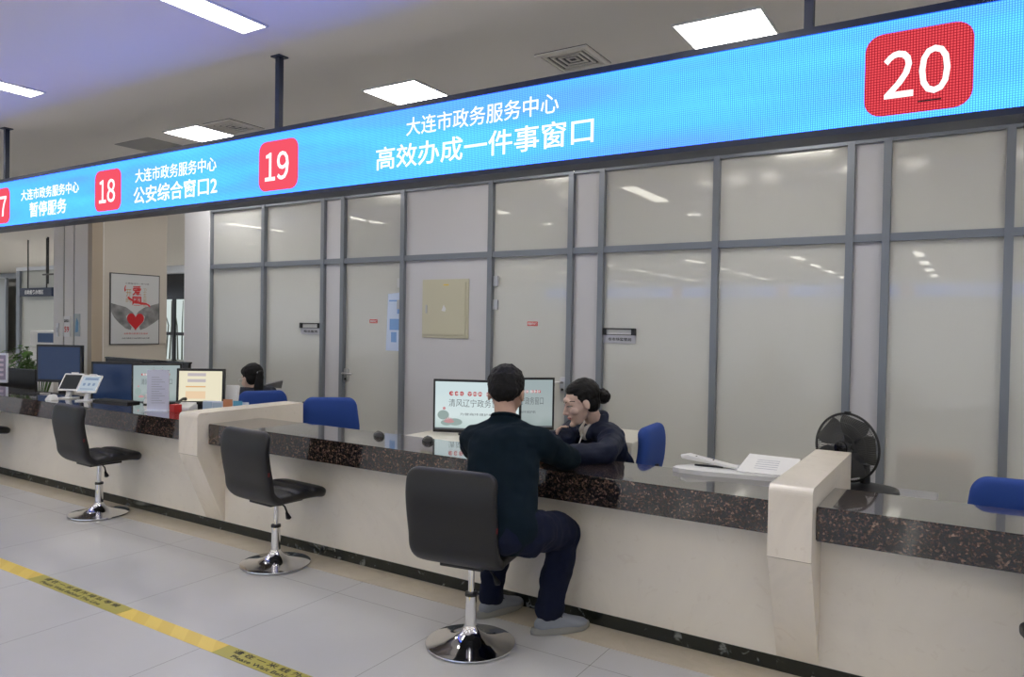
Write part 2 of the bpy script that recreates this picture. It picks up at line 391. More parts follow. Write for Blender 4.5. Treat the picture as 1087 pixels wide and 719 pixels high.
# air diffusers in the ceiling
def vent(x, y, s, label):
    t = thing('ceiling_vent', label, 'air vent', (x, y, CEIL))
    MB().box(-s/2, s/2, -s/2, s/2, -.004, 0).build('backing', BLK, t)
    f = MB()
    for q in range(5):
        a = s/2-q*s*.1; w = .014 if q else .028
        for b in ((-a, a, -a, -a+w), (-a, a, a-w, a), (-a, -a+w, -a+w, a-w), (a-w, a, -a+w, a-w)): f.box(*b, -.016+q*.002, -.004)
    f.build('louvre', CEI, t)
vent(-2.19, 4.16, .36, 'square louvred air vent in the ceiling above the middle of the display board')
vent(-5.50, 4.16, .36, 'square louvred air vent beside the second light panel from the left')
vent(-9.25, 4.75, .36, 'far square air vent in the ceiling at the left, above the 暂停服务 text')
o = MB().box(-7.1, -6.55, 4.02, 4.48, CEIL-.006, CEIL+.002, bev=.002).build('access_panel', mat('grey_access_panel', (.42, .41, .39), .8)); tag(o, 'flat grey access panel in the ceiling left of the light panels', 'ceiling panel')

# ================================================================== COUNTER
PILL = [(-4.39, -4.197), (-.660, -.500)]
def counter(x0, x1, label):
    t = thing('service_counter', label, 'counter', ((x0+x1)/2, YB, 0))
    a, b = x0-(x0+x1)/2, x1-(x0+x1)/2
    MB().box(a, b, 3.005-YB, 3.42-YB, .592, .725).build('countertop', GR, t, bevel=.004)
    p = MB().box(a, b, 0, .05, .062, .592).build('front_panel', MBP, t)
    MB().box(a, b, -.004, .05, 0, .062).build('plinth', BLM, t)
counter(-13.5, PILL[0][0], 'granite topped cream marble counter left of the 19 window, with monitors and tablets on it')
counter(PILL[0][1], PILL[1][0], 'long granite topped cream marble counter where the man leans')
counter(PILL[1][1], 4.2, 'granite topped cream marble counter at the right edge, right of the nearest divider')
def divider(x0, x1, zt, yb, label):
    w = (x1-x0)/2; r = .03
    prof = [(3.135-YB, .062), (2.925-YB, .527), (2.925-YB, zt-r)]
    for k_ in range(1, 6):
        a = PI-k_*PI/12*1.2 if False else PI-(PI/2)*k_/5
        prof.append((2.925-YB+r+r*math.cos(a), zt-r+r*math.sin(a)))
    prof += [(yb-YB, zt), (yb-YB, .0), (3.19-YB, 0), (3.19-YB, .062)]
    t = thing('counter_divider', label, 'divider wall', ((x0+x1)/2, YB, 0))
    MB().prism(prof, -w, w).build('body', MB_, t, bevel=.003)
    sm = MB().box(-w-.0006, w+.0006, 2.9242-YB, 2.93-YB, .5255, .5275); sm.build('joint', mat('marble_joint', (.30, .26, .20), .8), t)
    MB().box(-w, w, -.0045, .05, 0, .062).build('plinth', BLM, t)
divider(*PILL[0], .798, 3.80, 'cream marble divider between the bays, far one beside the 19 window')
divider(*PILL[1], .805, 3.93, 'cream marble divider nearest the camera, with the fan behind it')

# ================================================================== LED SIGN
YS = 3.144; Z0, Z1 = 2.170, 2.610
sg = thing('led_display_board', 'long cyan LED display board with red window numbers, hung above the counter', 'display board', (0, YS, 0))
sg.location = (0, 0, 0)
mb = MB(); X0, X1 = -13.5, 4.4
mb.box(X0, X1, YS, YS+.14, Z1-.028, Z1); mb.box(X0, X1, YS, YS+.14, Z0, Z0+.026)
mb.box(X0, X1, YS+.02, YS+.14, Z0+.026, Z1-.028); mb.box(X0, X0+.03, YS, YS+.14, Z0, Z1); mb.box(X1-.03, X1, YS, YS+.14, Z0, Z1)
mb.build('housing', NAV, sg)
MB().box(X0+.03, X1-.03, YS+.010, YS+.021, Z0+.026, Z1-.028).build('screen', LED, sg)
for x in (-10.95, -7.40, -3.80, -.607, 2.9):
    h = MB().box(x-.018, x+.018, YS+.05, YS+.086, Z1-.01, CEIL-.004).build('hanger_rod', NAV, sg)
    MB().box(x-.04, x+.04, YS+.03, YS+.106, CEIL-.008, CEIL).build('rod_flange', NAV, h)
WE = emis('sign_white', (1, 1, 1), 1.3)
def led_red():
    m = bpy.data.materials.new('led_red'); m.use_nodes = True; nt = m.node_tree; L = nt.links
    nt.nodes.remove(nt.nodes['Principled BSDF'])
    tc = nt.nodes.new('ShaderNodeTexCoord'); s = nt.nodes.new('ShaderNodeSeparateXYZ'); L.new(tc.outputs['Object'], s.inputs[0])
    outs = []
    for ax in (0, 2):
        f = nt.nodes.new('ShaderNodeMath'); f.operation = 'PINGPONG'; f.inputs[1].default_value = .005; L.new(s.outputs[ax], f.inputs[0])
        g = nt.nodes.new('ShaderNodeMath'); g.operation = 'LESS_THAN'; g.inputs[1].default_value = .0036; L.new(f.outputs[0], g.inputs[0]); outs.append(g.outputs[0])
    mu = nt.nodes.new('ShaderNodeMath'); mu.operation = 'MULTIPLY'; L.new(outs[0], mu.inputs[0]); L.new(outs[1], mu.inputs[1])
    r = ramp(nt, [(0, (.36, .015, .03)), (1, (.95, .09, .11))]); L.new(mu.outputs[0], r.inputs[0])
    e = nt.nodes.new('ShaderNodeEmission'); L.new(r.outputs[0], e.inputs[0]); L.new(e.outputs[0], nt.nodes['Material Output'].inputs[0])
    MATS['led_red'] = m; return m
LR = led_red()
for xa, xb, num, nx0, nx1 in ((-.388, -.030, '20', -.322, -.102), (-3.914, -3.552, '19', -3.865, -3.635), (-5.835, -5.475, '18', -5.785, -5.555), (-7.56, -7.20, '17', -7.51, -7.26)):
    b = MB().prism(rrect(xa, xb, 2.222, 2.535, .062), YS+.0085, YS+.0105, 'y').build('number_badge', LR if num == '20' else emis('badge_coral', (.95, .10, .15), 1.0), sg)
    nw = (nx1-nx0)*.46
    for q_, dg in enumerate(num):
        a0 = nx0 if q_ == 0 else nx1-nw
        text('numeral', {'0': '０', '1': '１', '2': '２', '7': '７', '8': '８', '9': '９'}[dg], a0+(.012 if dg == '1' else 0), a0+nw-(.0 if dg == '1' else 0), 2.285, 2.462, XZ(YS+.0075), WE, b, bold=.012)
    if num == '20': MB().box(-.205, -.128, YS+.0070, YS+.0084, 2.258, 2.263, M=None).build('dead_pixel_row', BLK, b)
SM = '大连市政务服务中心'
for x0, x1, z0, z1, s_, bd in ((-2.69, -1.735, 2.432, 2.532, SM, .004), (-2.91, -1.545, 2.262, 2.392, '高效办成一件事窗口', .008), (-5.29, -4.345, 2.402, 2.500, SM, .006), (-5.31, -4.335, 2.245, 2.372, '公安综合窗口2', .012),
                               (-7.0, -6.07, 2.395, 2.490, SM, .010), (-6.85, -6.255, 2.245, 2.372, '暂停服务', .016), (.9, 1.85, 2.432, 2.532, SM, .008), (.75, 2.0, 2.262, 2.392, '公安综合窗口1', .018)):
    text('lettering', s_, x0, x1, z0, z1, XZ(YS+.0085), WE, sg, bold=bd)
# the sign of the opposite counter, seen only as a reflection in the glass
og = thing('led_display_board', 'blue LED display board of the opposite counter behind the photographer', 'display board')
MB().box(-16, 7, -17.2, -17.06, 2.55, 3.02).build('housing', NAV, og)
MB().box(-15.97, 6.97, -17.06, -17.05, 2.58, 2.99).build('screen', emis('far_led', (.10, .30, .95), 3.5), og)
MR = Matrix(((-1, 0, 0, 0), (0, 0, 1, -17.045), (0, 1, 0, 0), (0, 0, 0, 1)))
for i, x in enumerate(range(-14, 7, 4)):
    MB().prism(rrect(x-.2, x+.2, 2.6, 2.96, .06), -17.05, -17.04, 'y').build('number_badge', LR, og)
    text('lettering', '公安综合窗口', -(x+3.2), -(x+1.2), 2.63, 2.80, MR, WE, og, bold=.02)
    text('lettering', SM, -(x+3.0), -(x+1.4), 2.84, 2.94, MR, WE, og, bold=.01)

# ================================================================== PARTITION FITTINGS
def on_wall(name, label, cat, x, z): return thing(name, label, cat, (x, YW, z))
t = on_wall('electrical_box', 'beige metal electrical box with a small lock, on the grey wall panel', 'electrical box', -4.207, 1.541)
MB().box(-.270, .270, -.018, 0, -.275, .275).build('frame', BEI, t, bevel=.004)
d = MB().box(-.243, .243, -.027, -.018, -.245, .245).build('door', BEI, t, bevel=.003)
MB().box(-.218, -.198, -.036, -.027, -.045, .035).build('handle', STL, d, bevel=.003)
MB().prism([(-.03+.0, -.02), (.012, -.028), (.022, .0), (.004, .022), (-.004, .038), (-.012, .02)], -.0282, -.0272, 'y').build('white_mark', PAP, d)
MB().box(-.01, .05, -.0282, -.0272, .215, .228).build('yellow_label', TAP, d)
for x, z, w, s_, lab in ((-5.998, 1.327, .30, '综合服务', 'small silver nameplate with an empty black bracket, left of the first glass door'), (-2.443, 1.33, .285, '市市场监管局', 'small silver nameplate with an empty black bracket, right of the second glass door')):
    t = on_wall('nameplate', lab, 'nameplate', x, z)
    MB().box(-w/2, w/2, -.012, 0, -.062, .002).build('plate', mat('silver_plate', (.50, .50, .54), .4, metal=.3), t, bevel=.002)
    f = MB(); f.box(-w/2, w/2, -.03, -.0, .048, .058); f.box(-w/2, -w/2+.03, -.03, 0, .002, .05); f.box(w/2-.03, w/2, -.03, 0, .002, .05); f.box(-w/2, w/2, -.012, 0, .002, .008)
    f.build('bracket', BLK, t)
    MB().box(-w/2+.03, w/2-.03, -.010, -.004, .008, .048).build('insert', WPL, t)
    text('lettering', s_, -w*.33, w*.38, -.045, -.018, XZ(-.0126), INK, t, bold=.01)
for x, lab in ((-5.11, 'small red sticker with white writing on the left glass door'), (-3.262, 'small red sticker with white writing on the glass door right of the electrical box')):
    t = on_wall('door_sticker', lab, 'sticker', x, 1.413)
    MB().box(-.052, .052, -.002, 0, -.019, .019).build('backing', RED, t)
    text('lettering', '请随手关门', -.045, .045, -.012, .012, XZ(-.0025), PAP, t, bold=.02, depth=.0003)
t = on_wall('door_notice', 'pale blue painted screen reflection on the right edge of the left glass door', 'notice', -4.835, 1.41)  # reflection of a lit screen, painted as a flat sheet on the door glass
MB().prism([(-.105, -.285), (.092, -.285), (.092, .29), (-.085, .275)], -.003, 0, 'y').build('sheet', mat('pale_blue_reflection', (.62, .72, .92), .5), t)
MB().box(-.06, .08, -.004, -.0025, -.08, .03).box(-.04, .03, -.004, -.0025, -.2, -.1).box(.035, .085, -.004, -.0025, .08, .17).box(-.07, .085, -.004, -.0025, .2, .215).build('picture', mat('reflection_blue', (.22, .40, .75), .5), t)  # darker blue shapes painted within the reflection

# ================================================================== FLOOR TAPE
t = thing('floor_tape', 'yellow waiting line tape with black writing, laid across the floor', 'floor tape', (0, 0, 0))
x = -4.25-1.56*5
while x < 2.5:
    MB().box(x, x+.84, 1.952, 2.038, .0003, .0012).build('printed_segment', OLI, t)
    MB().box(x+.842, x+1.56, 1.952, 2.038, .0003, .0011).build('striped_segment', TAP, t)
    if -6 < x < 0:
        M_ = Matrix.Translation((0, 0, .0016))
        text('lettering', '请 在 一 米 线 外 排 队 等 候', x+.07, x+.76, 1.999, 2.030, M_, INK, t, bold=.012, depth=.0002)
        text('lettering', 'Please Wait Behind The Line', x+.10, x+.66, 1.966, 1.988, M_, INK, t, bold=.01, depth=.0002)
    x += 1.56

# ================================================================== SHAPES FOR SEATING
def pad(prof, width, thick, corner=.05, seg=22, wf=None, quilt=None, n=3.2):
    """upholstered pad swept along a side profile (y, z) with rounded ends"""
    P = [Vector((0, a, b)) for a, b in prof]
    # resample with a Catmull-Rom
    pts = []
    for i in range(len(P)-1):
        p0, p1, p2, p3 = P[max(i-1, 0)], P[i], P[i+1], P[min(i+2, len(P)-1)]
        for q in range(8):
            u = q/8; pts.append(.5*((2*p1)+(-p0+p2)*u+(2*p0-5*p1+4*p2-p3)*u*u+(-p0+3*p1-3*p2+p3)*u**3))
    pts.append(P[-1])
    L = [0]
    for a, b in zip(pts, pts[1:]): L.append(L[-1]+(b-a).length)
    T = L[-1]
    def at(s):
        for i in range(len(L)-1):
            if L[i+1] >= s or i == len(L)-2:
                u = (s-L[i])/max(1e-9, L[i+1]-L[i]); return pts[i].lerp(pts[i+1], u), (pts[i+1]-pts[i]).normalized()
    ss = []
    for k in range(9): ss.append(corner*(1-math.cos(PI/2*k/8)))
    N = 34
    for k in range(1, N): ss.append(corner+(T-2*corner)*k/N)
    for k in range(9): ss.append(T-corner+corner*math.sin(PI/2*k/8))
    b = MB(); rings = []; m = 48
    for s in ss:
        p, t = at(min(max(s, 0), T)); nrm = Vector((0, -t.z, t.y))
        e = 1.0
        d = min(s, T-s)
        if d < corner: e = math.sqrt(max(0, 1-(1-d/corner)**2))
        hw = width/2-corner*(1-e)
        if wf: hw *= wf(s/T)
        d2 = min(s, T-s); th = thick/2*min(1, math.sqrt(max(0, 1-(1-min(1, d2/(thick*.5)))**2))+.02)
        ring = []
        for k in range(m):
            a = 2*PI*k/m; c, si = math.cos(a), math.sin(a)
            X = hw*math.copysign(abs(c)**(2/7), c); Z = th*math.copysign(abs(si)**(2/n), si)
            co_ = p+Vector((X, 0, 0))+nrm*Z
            if quilt and si*quilt[2] > .3:
                dx = min(abs(X-g) for g in quilt[0]); dy = min(abs(s/T-g)*T for g in quilt[1])
                co_ -= nrm*quilt[2]*(.010*math.exp(-(dx/.014)**2)+.010*math.exp(-(dy/.014)**2))
            ring.append(b.bm.verts.new(co_))
        rings.append(ring)
    for A, B in zip(rings, rings[1:]):
        for k in range(m): b.bm.faces.new((A[k], A[(k+1) % m], B[(k+1) % m], B[k]))
    b.bm.faces.new(rings[0][::-1]); b.bm.faces.new(rings[-1])
    return b
def swivel_chair(label, loc, rz):
    t = thing('swivel_chair', label, 'chair', loc, rz, 'black swivel chairs along the counter')
    back = [(-.195, .800), (-.212, .70), (-.200, .60), (-.183, .52), (-.172, .455), (-.128, .412), (-.07, .405)]
    o = pad(back, .415, .056, .055).build('backrest', LEA, t, True)
    MB().box(.207, .2105, -.208, -.196, .560, .582, bev=.001).build('maker_tab', mat('dark_red_tab', (.12, .01, .01), .6), o)
    seat = [(-.150, .412), (-.05, .418), (.06, .420), (.15, .416), (.215, .402)]
    pad(seat, .41, .066, .05, quilt=((-.07, .07), (.36, .66), 1)).build('seat', LEA, t, True)
    MB().box(-.10, .10, -.11, .11, .362, .386, bev=.006).build('seat_plate', BLK, t)
    p = MB().lathe([(.0135, .20), (.0135, .368)], 24).build('gas_lift', CHR, t, True)
    c = MB().lathe([(.027, .045), (.0255, .12), (.0235, .215), (.0235, .222)], 28).build('column', CHR, t, True)
    MB().lathe([(.0275, .214), (.0275, .228), (.015, .230)], 28).build('collar', BLK, c, True)
    MB().lathe([(.19, 0), (.196, .004), (.195, .010), (.17, .0155), (.12, .024), (.075, .038), (.045, .056), (.030, .078), (.0275, .085)], 64).build('base', CHR, t, True)
    l = MB().tube([(.03, 0, .362), (.085, -.005, .345), (.115, -.01, .315)], .005).build('lever', BLK, t, True)
    MB().hull([(.105+a, -.012+b_, .32+c_) for a, b_, c_ in ((0, -.006, .008), (0, .006, .008), (.012, 0, 0))]+[(.142+a, -.014+b_, .288+c_) for a, b_, c_ in ((0, -.017, .004), (0, .017, .004), (-.02, -.012, -.006), (-.02, .012, -.006), (.005, 0, -.004))]).build('lever_paddle', BLK, l, True, bevel=.003)
    return t
swivel_chair('black leather swivel chair on a chrome disc base, the one the man sits on', (-1.840, 2.633, .0015), math.radians(9))
swivel_chair('empty black leather swivel chair in front of the marble divider by the 19 window', (-3.382, 2.870, .0015), math.radians(-4))
swivel_chair('empty black leather swivel chair in front of the two tablets', (-5.266, 2.889, .0015), math.radians(-3))
swivel_chair('black swivel chair cut off by the left edge, only its seat tip showing', (-7.23, 2.88, .0015), math.radians(10))
swivel_chair('black swivel chair cut off by the right edge of the picture', (.375, 2.84, .0015), math.radians(9))

def task_chair(label, loc, rz, top=.84):
    t = thing('office_chair', label, 'office chair', loc, rz, 'blue fabric office chairs behind the counter')
    d = top-.84
    bk = [(-.235, .84+d), (-.250, .76+d), (-.245, .66+d), (-.225, .56+d), (-.21, .50+d)]
    pad(bk, .44, .07, .07, wf=lambda s: .88+.12*min(1, s*1.6), n=2.4).build('backrest', BLU, t, True)
    pad([(-.20, .445), (-.08, .452), (.08, .452), (.22, .435)], .46, .075, .07, n=2.4).build('seat', BLU, t, True)
    MB().tube([(0, -.08, .40), (0, -.24, .405), (0, -.285, .46), (0, -.275, .62+d)], .017).build('back_support', BLK, t, True)
    MB().box(-.11, .11, -.12, .12, .385, .408, bev=.005).build('seat_plate', BLK, t)
    MB().tube([(0, 0, .08), (0, 0, .39)], [.028, .02]).build('gas_lift', BLK, t, True)
    st = MB()
    for k in range(5):
        a = 2*PI*k/5+.3; st.tube([(.02*math.cos(a), .02*math.sin(a), .095), (.27*math.cos(a), .27*math.sin(a), .062)], [.024, .015])
    b = st.build('star_base', BLK, t, True)
    for k in range(5):
        a = 2*PI*k/5+.3; M_ = Matrix.Translation((.27*math.cos(a), .27*math.sin(a), .0285)) @ Matrix.Rotation(a, 4, 'Z') @ Matrix.Rotation(PI/2, 4, 'X')
        MB().lathe([(.02, -.022), (.0275, -.018), (.0275, .018), (.02, .022)], 20, M=M_).build('castor', BLK, b, True)
    return t
def face(dx, dy): return math.atan2(-dx, dy)     # rotation that turns a chair's +Y to (dx, dy)
task_chair('empty blue office chair standing at the inner end of the far marble divider', (-4.265, 4.19, 0), face(-.6, .8), .83)
task_chair('blue office chair behind the ponytailed woman', (-5.38, 4.34, 0), face(-.88, .47), .80)
task_chair('blue office chair just right of the woman with the hair bun', (-1.79, 3.95, 0), face(-.995, -.09), .845)
task_chair('blue office chair at the right edge, behind the right counter', (.18, 3.92, 0), face(-.06, 1), .80)

# ================================================================== DESKS BEHIND THE COUNTER
def desk(label, x0, x1, y0, y1, z):
    t = thing('desk', label, 'desk', ((x0+x1)/2, (y0+y1)/2, 0)); a, b = (x1-x0)/2, (y1-y0)/2
    MB().box(-a, a, -b, b, z-.025, z).build('desk_top', DES, t, bevel=.003)
    for s in (-1, 1): MB().box(s*a-(.02 if s > 0 else 0), s*a+(0 if s > 0 else .02), -b+.02, b-.02, 0, z-.025).build('side_panel', DES, t)
    MB().box(-a+.02, a-.02, -b+.03, -b+.045, .15, z-.025).build('modesty_panel', DES, t)
desk('cream desk carrying the two wide monitors, behind the leaning man', -3.22, -2.32, 3.44, 4.56, .650)
desk('cream desk behind the left counter, under the monitors', -8.0, -4.42, 3.44, 3.98, .60)
t = thing('drawer_cabinet', 'cream drawer cabinet between the woman with the bun and the blue chair', 'drawer cabinet', (-1.97, 4.62, 0))
MB().box(-.30, .14, -.26, .25, .02, .645).build('body', DES, t, bevel=.003)
MB().box(-.32, .16, -.29, .27, .645, .67).build('cabinet_top', DES, t, bevel=.003)
for k in range(3):
    dr = MB().box(-.285, .125, -.272, -.26, .04+k*.2, .23+k*.2).build('drawer', DES, t, bevel=.002)
    MB().tube([(-.03, -.272, .16+k*.2), (-.03, -.295, .16+k*.2), (.05, -.295, .16+k*.2), (.05, -.272, .16+k*.2)], .005).build('handle', BLK, dr)

# ------------------------------------------------------------------ screens
def wallpaper(par, w, h, y, dim=1.0):
    k_ = 'w%d' % int(dim*100)
    m = MATS.get('wallpaper'+k_)
    if not m:
        m = bpy.data.materials.new('wallpaper'); m.use_nodes = True; nt = m.node_tree; L = nt.links
        nt.nodes.remove(nt.nodes['Principled BSDF'])
        tc = nt.nodes.new('ShaderNodeTexCoord'); s = nt.nodes.new('ShaderNodeSeparateXYZ'); L.new(tc.outputs['Generated'], s.inputs[0])
        n = nt.nodes.new('ShaderNodeTexNoise'); n.inputs['Scale'].default_value = 2.2; L.new(tc.outputs['Generated'], n.inputs[0])
        a = nt.nodes.new('ShaderNodeMath'); a.operation = 'MULTIPLY_ADD'; a.inputs[1].default_value = .45; L.new(n.outputs['Fac'], a.inputs[0]); L.new(s.outputs[2], a.inputs[2])
        r = ramp(nt, [(.2, (.46, .58, .56)), (.55, (.66, .76, .76)), (1, (.60, .72, .74))]); L.new(a.outputs[0], r.inputs[0])
        e = nt.nodes.new('ShaderNodeEmission'); e.inputs[1].default_value = dim; L.new(r.outputs[0], e.inputs[0]); L.new(e.outputs[0], nt.nodes['Material Output'].inputs[0])
        MATS['wallpaper'+k_] = m
    sc = MB().box(-w/2, w/2, y, y+.002, -h/2, h/2).build('screen', m, par)
    er = emis('screen_red', (.50, .05, .06), .9); ek = emis('screen_grey', (.12, .13, .14), .9); el = emis('screen_leaf', (.33, .42, .40), .9); ew = emis('screen_white', (.8, .85, .85), .9); ep = emis('screen_pink', (.62, .28, .30), .9)
    r = MB()
    for g, n_ in ((-.26, 3), (-.04, 3), (.18, 3)):
        for q in range(n_):
            cx = (g-.045+q*.062)*w; R_ = .027*w
            r.prism([(cx+R_*math.cos(a*PI/7), .255*h+R_*math.sin(a*PI/7)) for a in range(14)], y-.0006, y-.0001, 'y')
    r.build('red_badges', er, sc)
    text('badge_lettering', '清廉辽 宁政务 服务好', -.315*w, .275*w, .228*h, .282*h, XZ(y-.001), ew, sc, bold=.01, depth=.0002)
    text('lettering', '清风辽宁政务窗口', -.335*w, .335*w, -.02*h, .14*h, XZ(y-.001), ek, sc, bold=-.004, depth=.0002)
    text('lettering', '为营商环境护航', -.20*w, .20*w, -.20*h, -.145*h, XZ(y-.001), ek, sc, depth=.0002)
    lf = MB()
    for cx, cz, ra, rb in ((-.40, -.20, .07, .10), (-.26, -.34, .09, .075), (-.36, -.36, .07, .06)):
        lf.prism([(cx*w+ra*w*math.cos(a*PI/8), cz*h+rb*h*math.sin(a*PI/8)) for a in range(16)], y-.0007, y-.0002, 'y')
    lf.build('lotus_leaves', el, sc)
    lo = MB()
    for q in range(7):
        a = PI*(.12+.76*q/6); cx, cz = -.33*w, -.37*h; R_ = .065*w
        lo.prism([(cx, cz), (cx+.8*R_*math.cos(a-.16), cz+.8*R_*math.sin(a-.16)), (cx+R_*1.15*math.cos(a), cz+R_*1.15*math.sin(a)), (cx+.8*R_*math.cos(a+.16), cz+.8*R_*math.sin(a+.16))], y-.0011-.0001*q, y-.0008, 'y')
    lo.prism([(-.39*w+.018*w*math.cos(a*PI/5), -.06*h+.018*w*math.sin(a*PI/5)) for a in range(10)], y-.0011, y-.0008, 'y')
    lo.build('lotus_flower', ep, sc)
    MB().box(-w/2, w/2, y-.0012, y-.0003, -h/2, -h/2+.035*h).build('task_bar', ek, sc)
    return sc
def monitor(label, loc, rz, w, h, kind, bottom, stand=True, group=None, tilt=0):
    """loc z = surface it stands on; bottom = height of the housing's lower edge over that"""
    t = thing('monitor', label, 'monitor', loc, rz, group)
    z = bottom+h/2+.014; b = .020 if kind in ('list', 'dark') else .015
    T = Matrix.Translation((0, 0, z)) @ Matrix.Rotation(tilt, 4, 'X')
    hs = MB().box(-w/2-b, w/2+b, 0, .03, -h/2-b-.006, h/2+b, bev=.004); hs.box(-w/4, w/4, .03, .055, -h/4, h/4, bev=.01)
    ho = hs.build('housing', BLK, t); ho.matrix_local = T
    if kind == 'paper': sc = wallpaper(t, w, h, -.002)
    elif kind == 'paper_dim': sc = wallpaper(t, w, h, -.002, .55)
    elif kind == 'dark': sc = MB().box(-w/2, w/2, -.002, 0, -h/2, h/2).build('screen', mat('dark_blue_screen', (.014, .028, .07), .25, emit=(.02, .045, .12), es=.3), t)
    else:
        sc = MB().box(-w/2, w/2, -.002, 0, -h/2, h/2).build('screen', emis('screen_cream', (.86, .80, .60), .95), t)
        eo = emis('screen_orange', (.75, .42, .20), .95); eg = emis('screen_lilac', (.55, .50, .52), .95); es_ = emis('screen_peach', (.86, .64, .42), .95)
        def st(a, b_, c, d, mt): MB().box(a*w, b_*w, -.0032, -.002, c*h, d*h).build('list_row', mt, sc)
        st(-.30, .12, .33, .43, eg); st(-.30, .12, .13, .23, eg); st(-.34, .12, -.04, 0, eo); st(-.34, .12, -.42, -.17, es_)
    sc.matrix_local = T
    if stand:
        MB().box(-.03, .03, .03, .055, .012, z, bev=.004).build('stand_neck', BLK, t)
        MB().prism(rrect(-.12, .12, -.06, .12, .04), .0005, .013, 'z').build('stand_foot', BLK, t)
    return t
mz = .651
a_ = math.atan2(.46, .47)
monitor('wide monitor showing a pale lotus wallpaper with red badges, left of the man', (-2.845, 4.10, mz), math.radians(24), .575, .325, 'paper', .018)
monitor('monitor turned away behind the man, only its right side showing', (-2.66, 4.42, mz), math.radians(44), .40, .335, 'paper_dim', .018)
g_ = 'dark monitors on the left counter'
monitor('large dark blue monitor beside the green plant', (-7.46, 3.70, .60), math.radians(24), .445, .315, 'dark', .185)
monitor('dark blue monitor right behind the second tablet', (-6.42, 3.66, .60), math.radians(30), .40, .315, 'dark', .065)
monitor('monitor with the lotus wallpaper behind the acrylic sign stand', (-5.90, 3.72, .60), math.radians(50), .36, .315, 'paper_dim', .075)
monitor('bright monitor showing a cream and orange list', (-5.13, 3.60, .60), math.radians(38), .325, .235, 'list', .148, tilt=-.06)

# small label strips under the list monitor
# ------------------------------------------------------------------ tablets on stands
def tablet(label, loc, rz, dark):
    t = thing('tablet_stand', label, 'tablet', loc, rz, 'tablets on white stands')
    MB().prism(rrect(-.07, .07, -.05, .07, .02), 0, .008, 'z').build('stand_foot', WPL, t)
    MB().prism([(-.012, .006), (.022, .006), (.055, .085), (.040, .095)], -.017, .017).build('stand_arm', WPL, t)
    M_ = Matrix.Translation((0, .045, .135)) @ Matrix.Rotation(math.radians(-38), 4, 'X')
    b = MB().prism(rrect(-.083, .083, -.085, .085, .010), 0, .009, 'y').xf(M_).build('tablet_body', WPL, t)
    MB().box(-.072, .072, -.0012, 0, -.070, .070).xf(M_).build('screen', mat('tablet_dark', (.03, .035, .03), .12) if dark else emis('tablet_lit', (.50, .58, .66), .85), b)
    if not dark:
        MB().box(-.05, .06, -.0022, -.001, .035, .055).box(-.05, -.03, -.0022, -.001, -.02, .005).box(-.01, .01, -.0022, -.001, -.02, .005).box(.03, .05, -.0022, -.001, -.02, .005).box(-.06, .05, -.0022, -.001, -.055, -.048).xf(M_).build('app_icons', emis('tablet_icons', (.25, .33, .48), .8), b)
    MB().box(-.03, .03, -.004, .012, .083, .093, bev=.002).xf(M_).build('clip', WPL, t)
    return t
tablet('white tablet on a stand with a dark screen, left one of the pair', (-6.385, 3.235, .7255), math.radians(30), True)
tablet('white tablet on a stand with a lit pale blue screen, right one of the pair', (-6.10, 3.235, .7255), math.radians(30), False)

def loose(name, label, cat, loc, rz=0, group=None): return thing(name, label, cat, loc, rz, group)
CT = .7252
t = loose('keyboard', 'flat black keyboard lying in front of the second dark monitor', 'keyboard', (-5.84, 3.335, CT), .12)
MB().prism(rrect(-.21, .21, -.06, .06, .012), 0, .014, 'z').build('case', BLK, t)
ks = MB()
for i in range(14):
    for j in range(4): ks.box(-.19+i*.0275, -.19+i*.0275+.022, -.048+j*.024, -.048+j*.024+.019, .014, .018)
ks.build('keys', mat('key_grey', (.03, .03, .033), .5), t)
t = loose('acrylic_sign_stand', 'clear acrylic stand holding an upright lavender white price sheet', 'sign stand', (-5.06, 3.20, CT), math.radians(38))
ac = mat('acrylic', (.75, .78, .88), .08)
MB().box(-.075, .075, -.002, 0, .012, .300).build('sheet', LAV, t)
MB().prism([(.001, .004), (.001, .302), (.004, .302), (.004, .004), (.09, .004), (.09, 0), (-.05, 0), (-.05, .004), (-.02, .004), (-.006, .004)], -.078, .078).build('acrylic_sheet', ac, t)
ln = MB()
for i in range(12): ln.box(-.045, .01+.02*((i*7) % 3), -.0032, -.002, .245-i*.017, .249-i*.017)
ln.build('printed_lines', mat('faint_ink', (.38, .39, .48), .7), t)
for s in (-1, 1): MB().ring((s*.03, 0, .308), (1, 0, .2), .010, .0015, 20, 6).build('binder_ring', CHR, t)
t = loose('brochure_stand', 'clear brochure holder cut off by the left edge', 'brochure holder', (-8.40, 3.55, CT), math.radians(40))
MB().box(-.11, .11, 0, .035, 0, .30).build('holder', ac, t, bevel=.003)
MB().box(-.10, .10, -.003, -.0005, .03, .28).build('brochure', mat('mauve_print', (.30, .26, .36), .5), t)
pr = MB()
for i in range(4): pr.box(-.04, .08, -.004, -.003, .07+i*.05, .095+i*.05)
pr.build('brochure_print', mat('pale_print', (.6, .52, .62), .6), t)
o = MB().hull([(-.05, -.035, 0), (.05, -.035, 0), (.05, .035, 0), (-.05, .035, 0), (-.03, -.015, .04), (.03, -.015, .04), (.03, .025, .045), (-.03, .025, .045)]).build('card_reader', WPL, None, False, bevel=.005)
o.location = (-6.42, 3.06, CT); o.location = (-6.36, 3.10, CT); tag(o, 'small white wedge shaped card reader at the front edge, left of the tablets', 'card reader')
t = loose('pen_holder_chain', 'black and silver pen lying on the left counter beside the card reader', 'pen', (-6.92, 3.30, CT+.005), .35); t.name = 'pen'
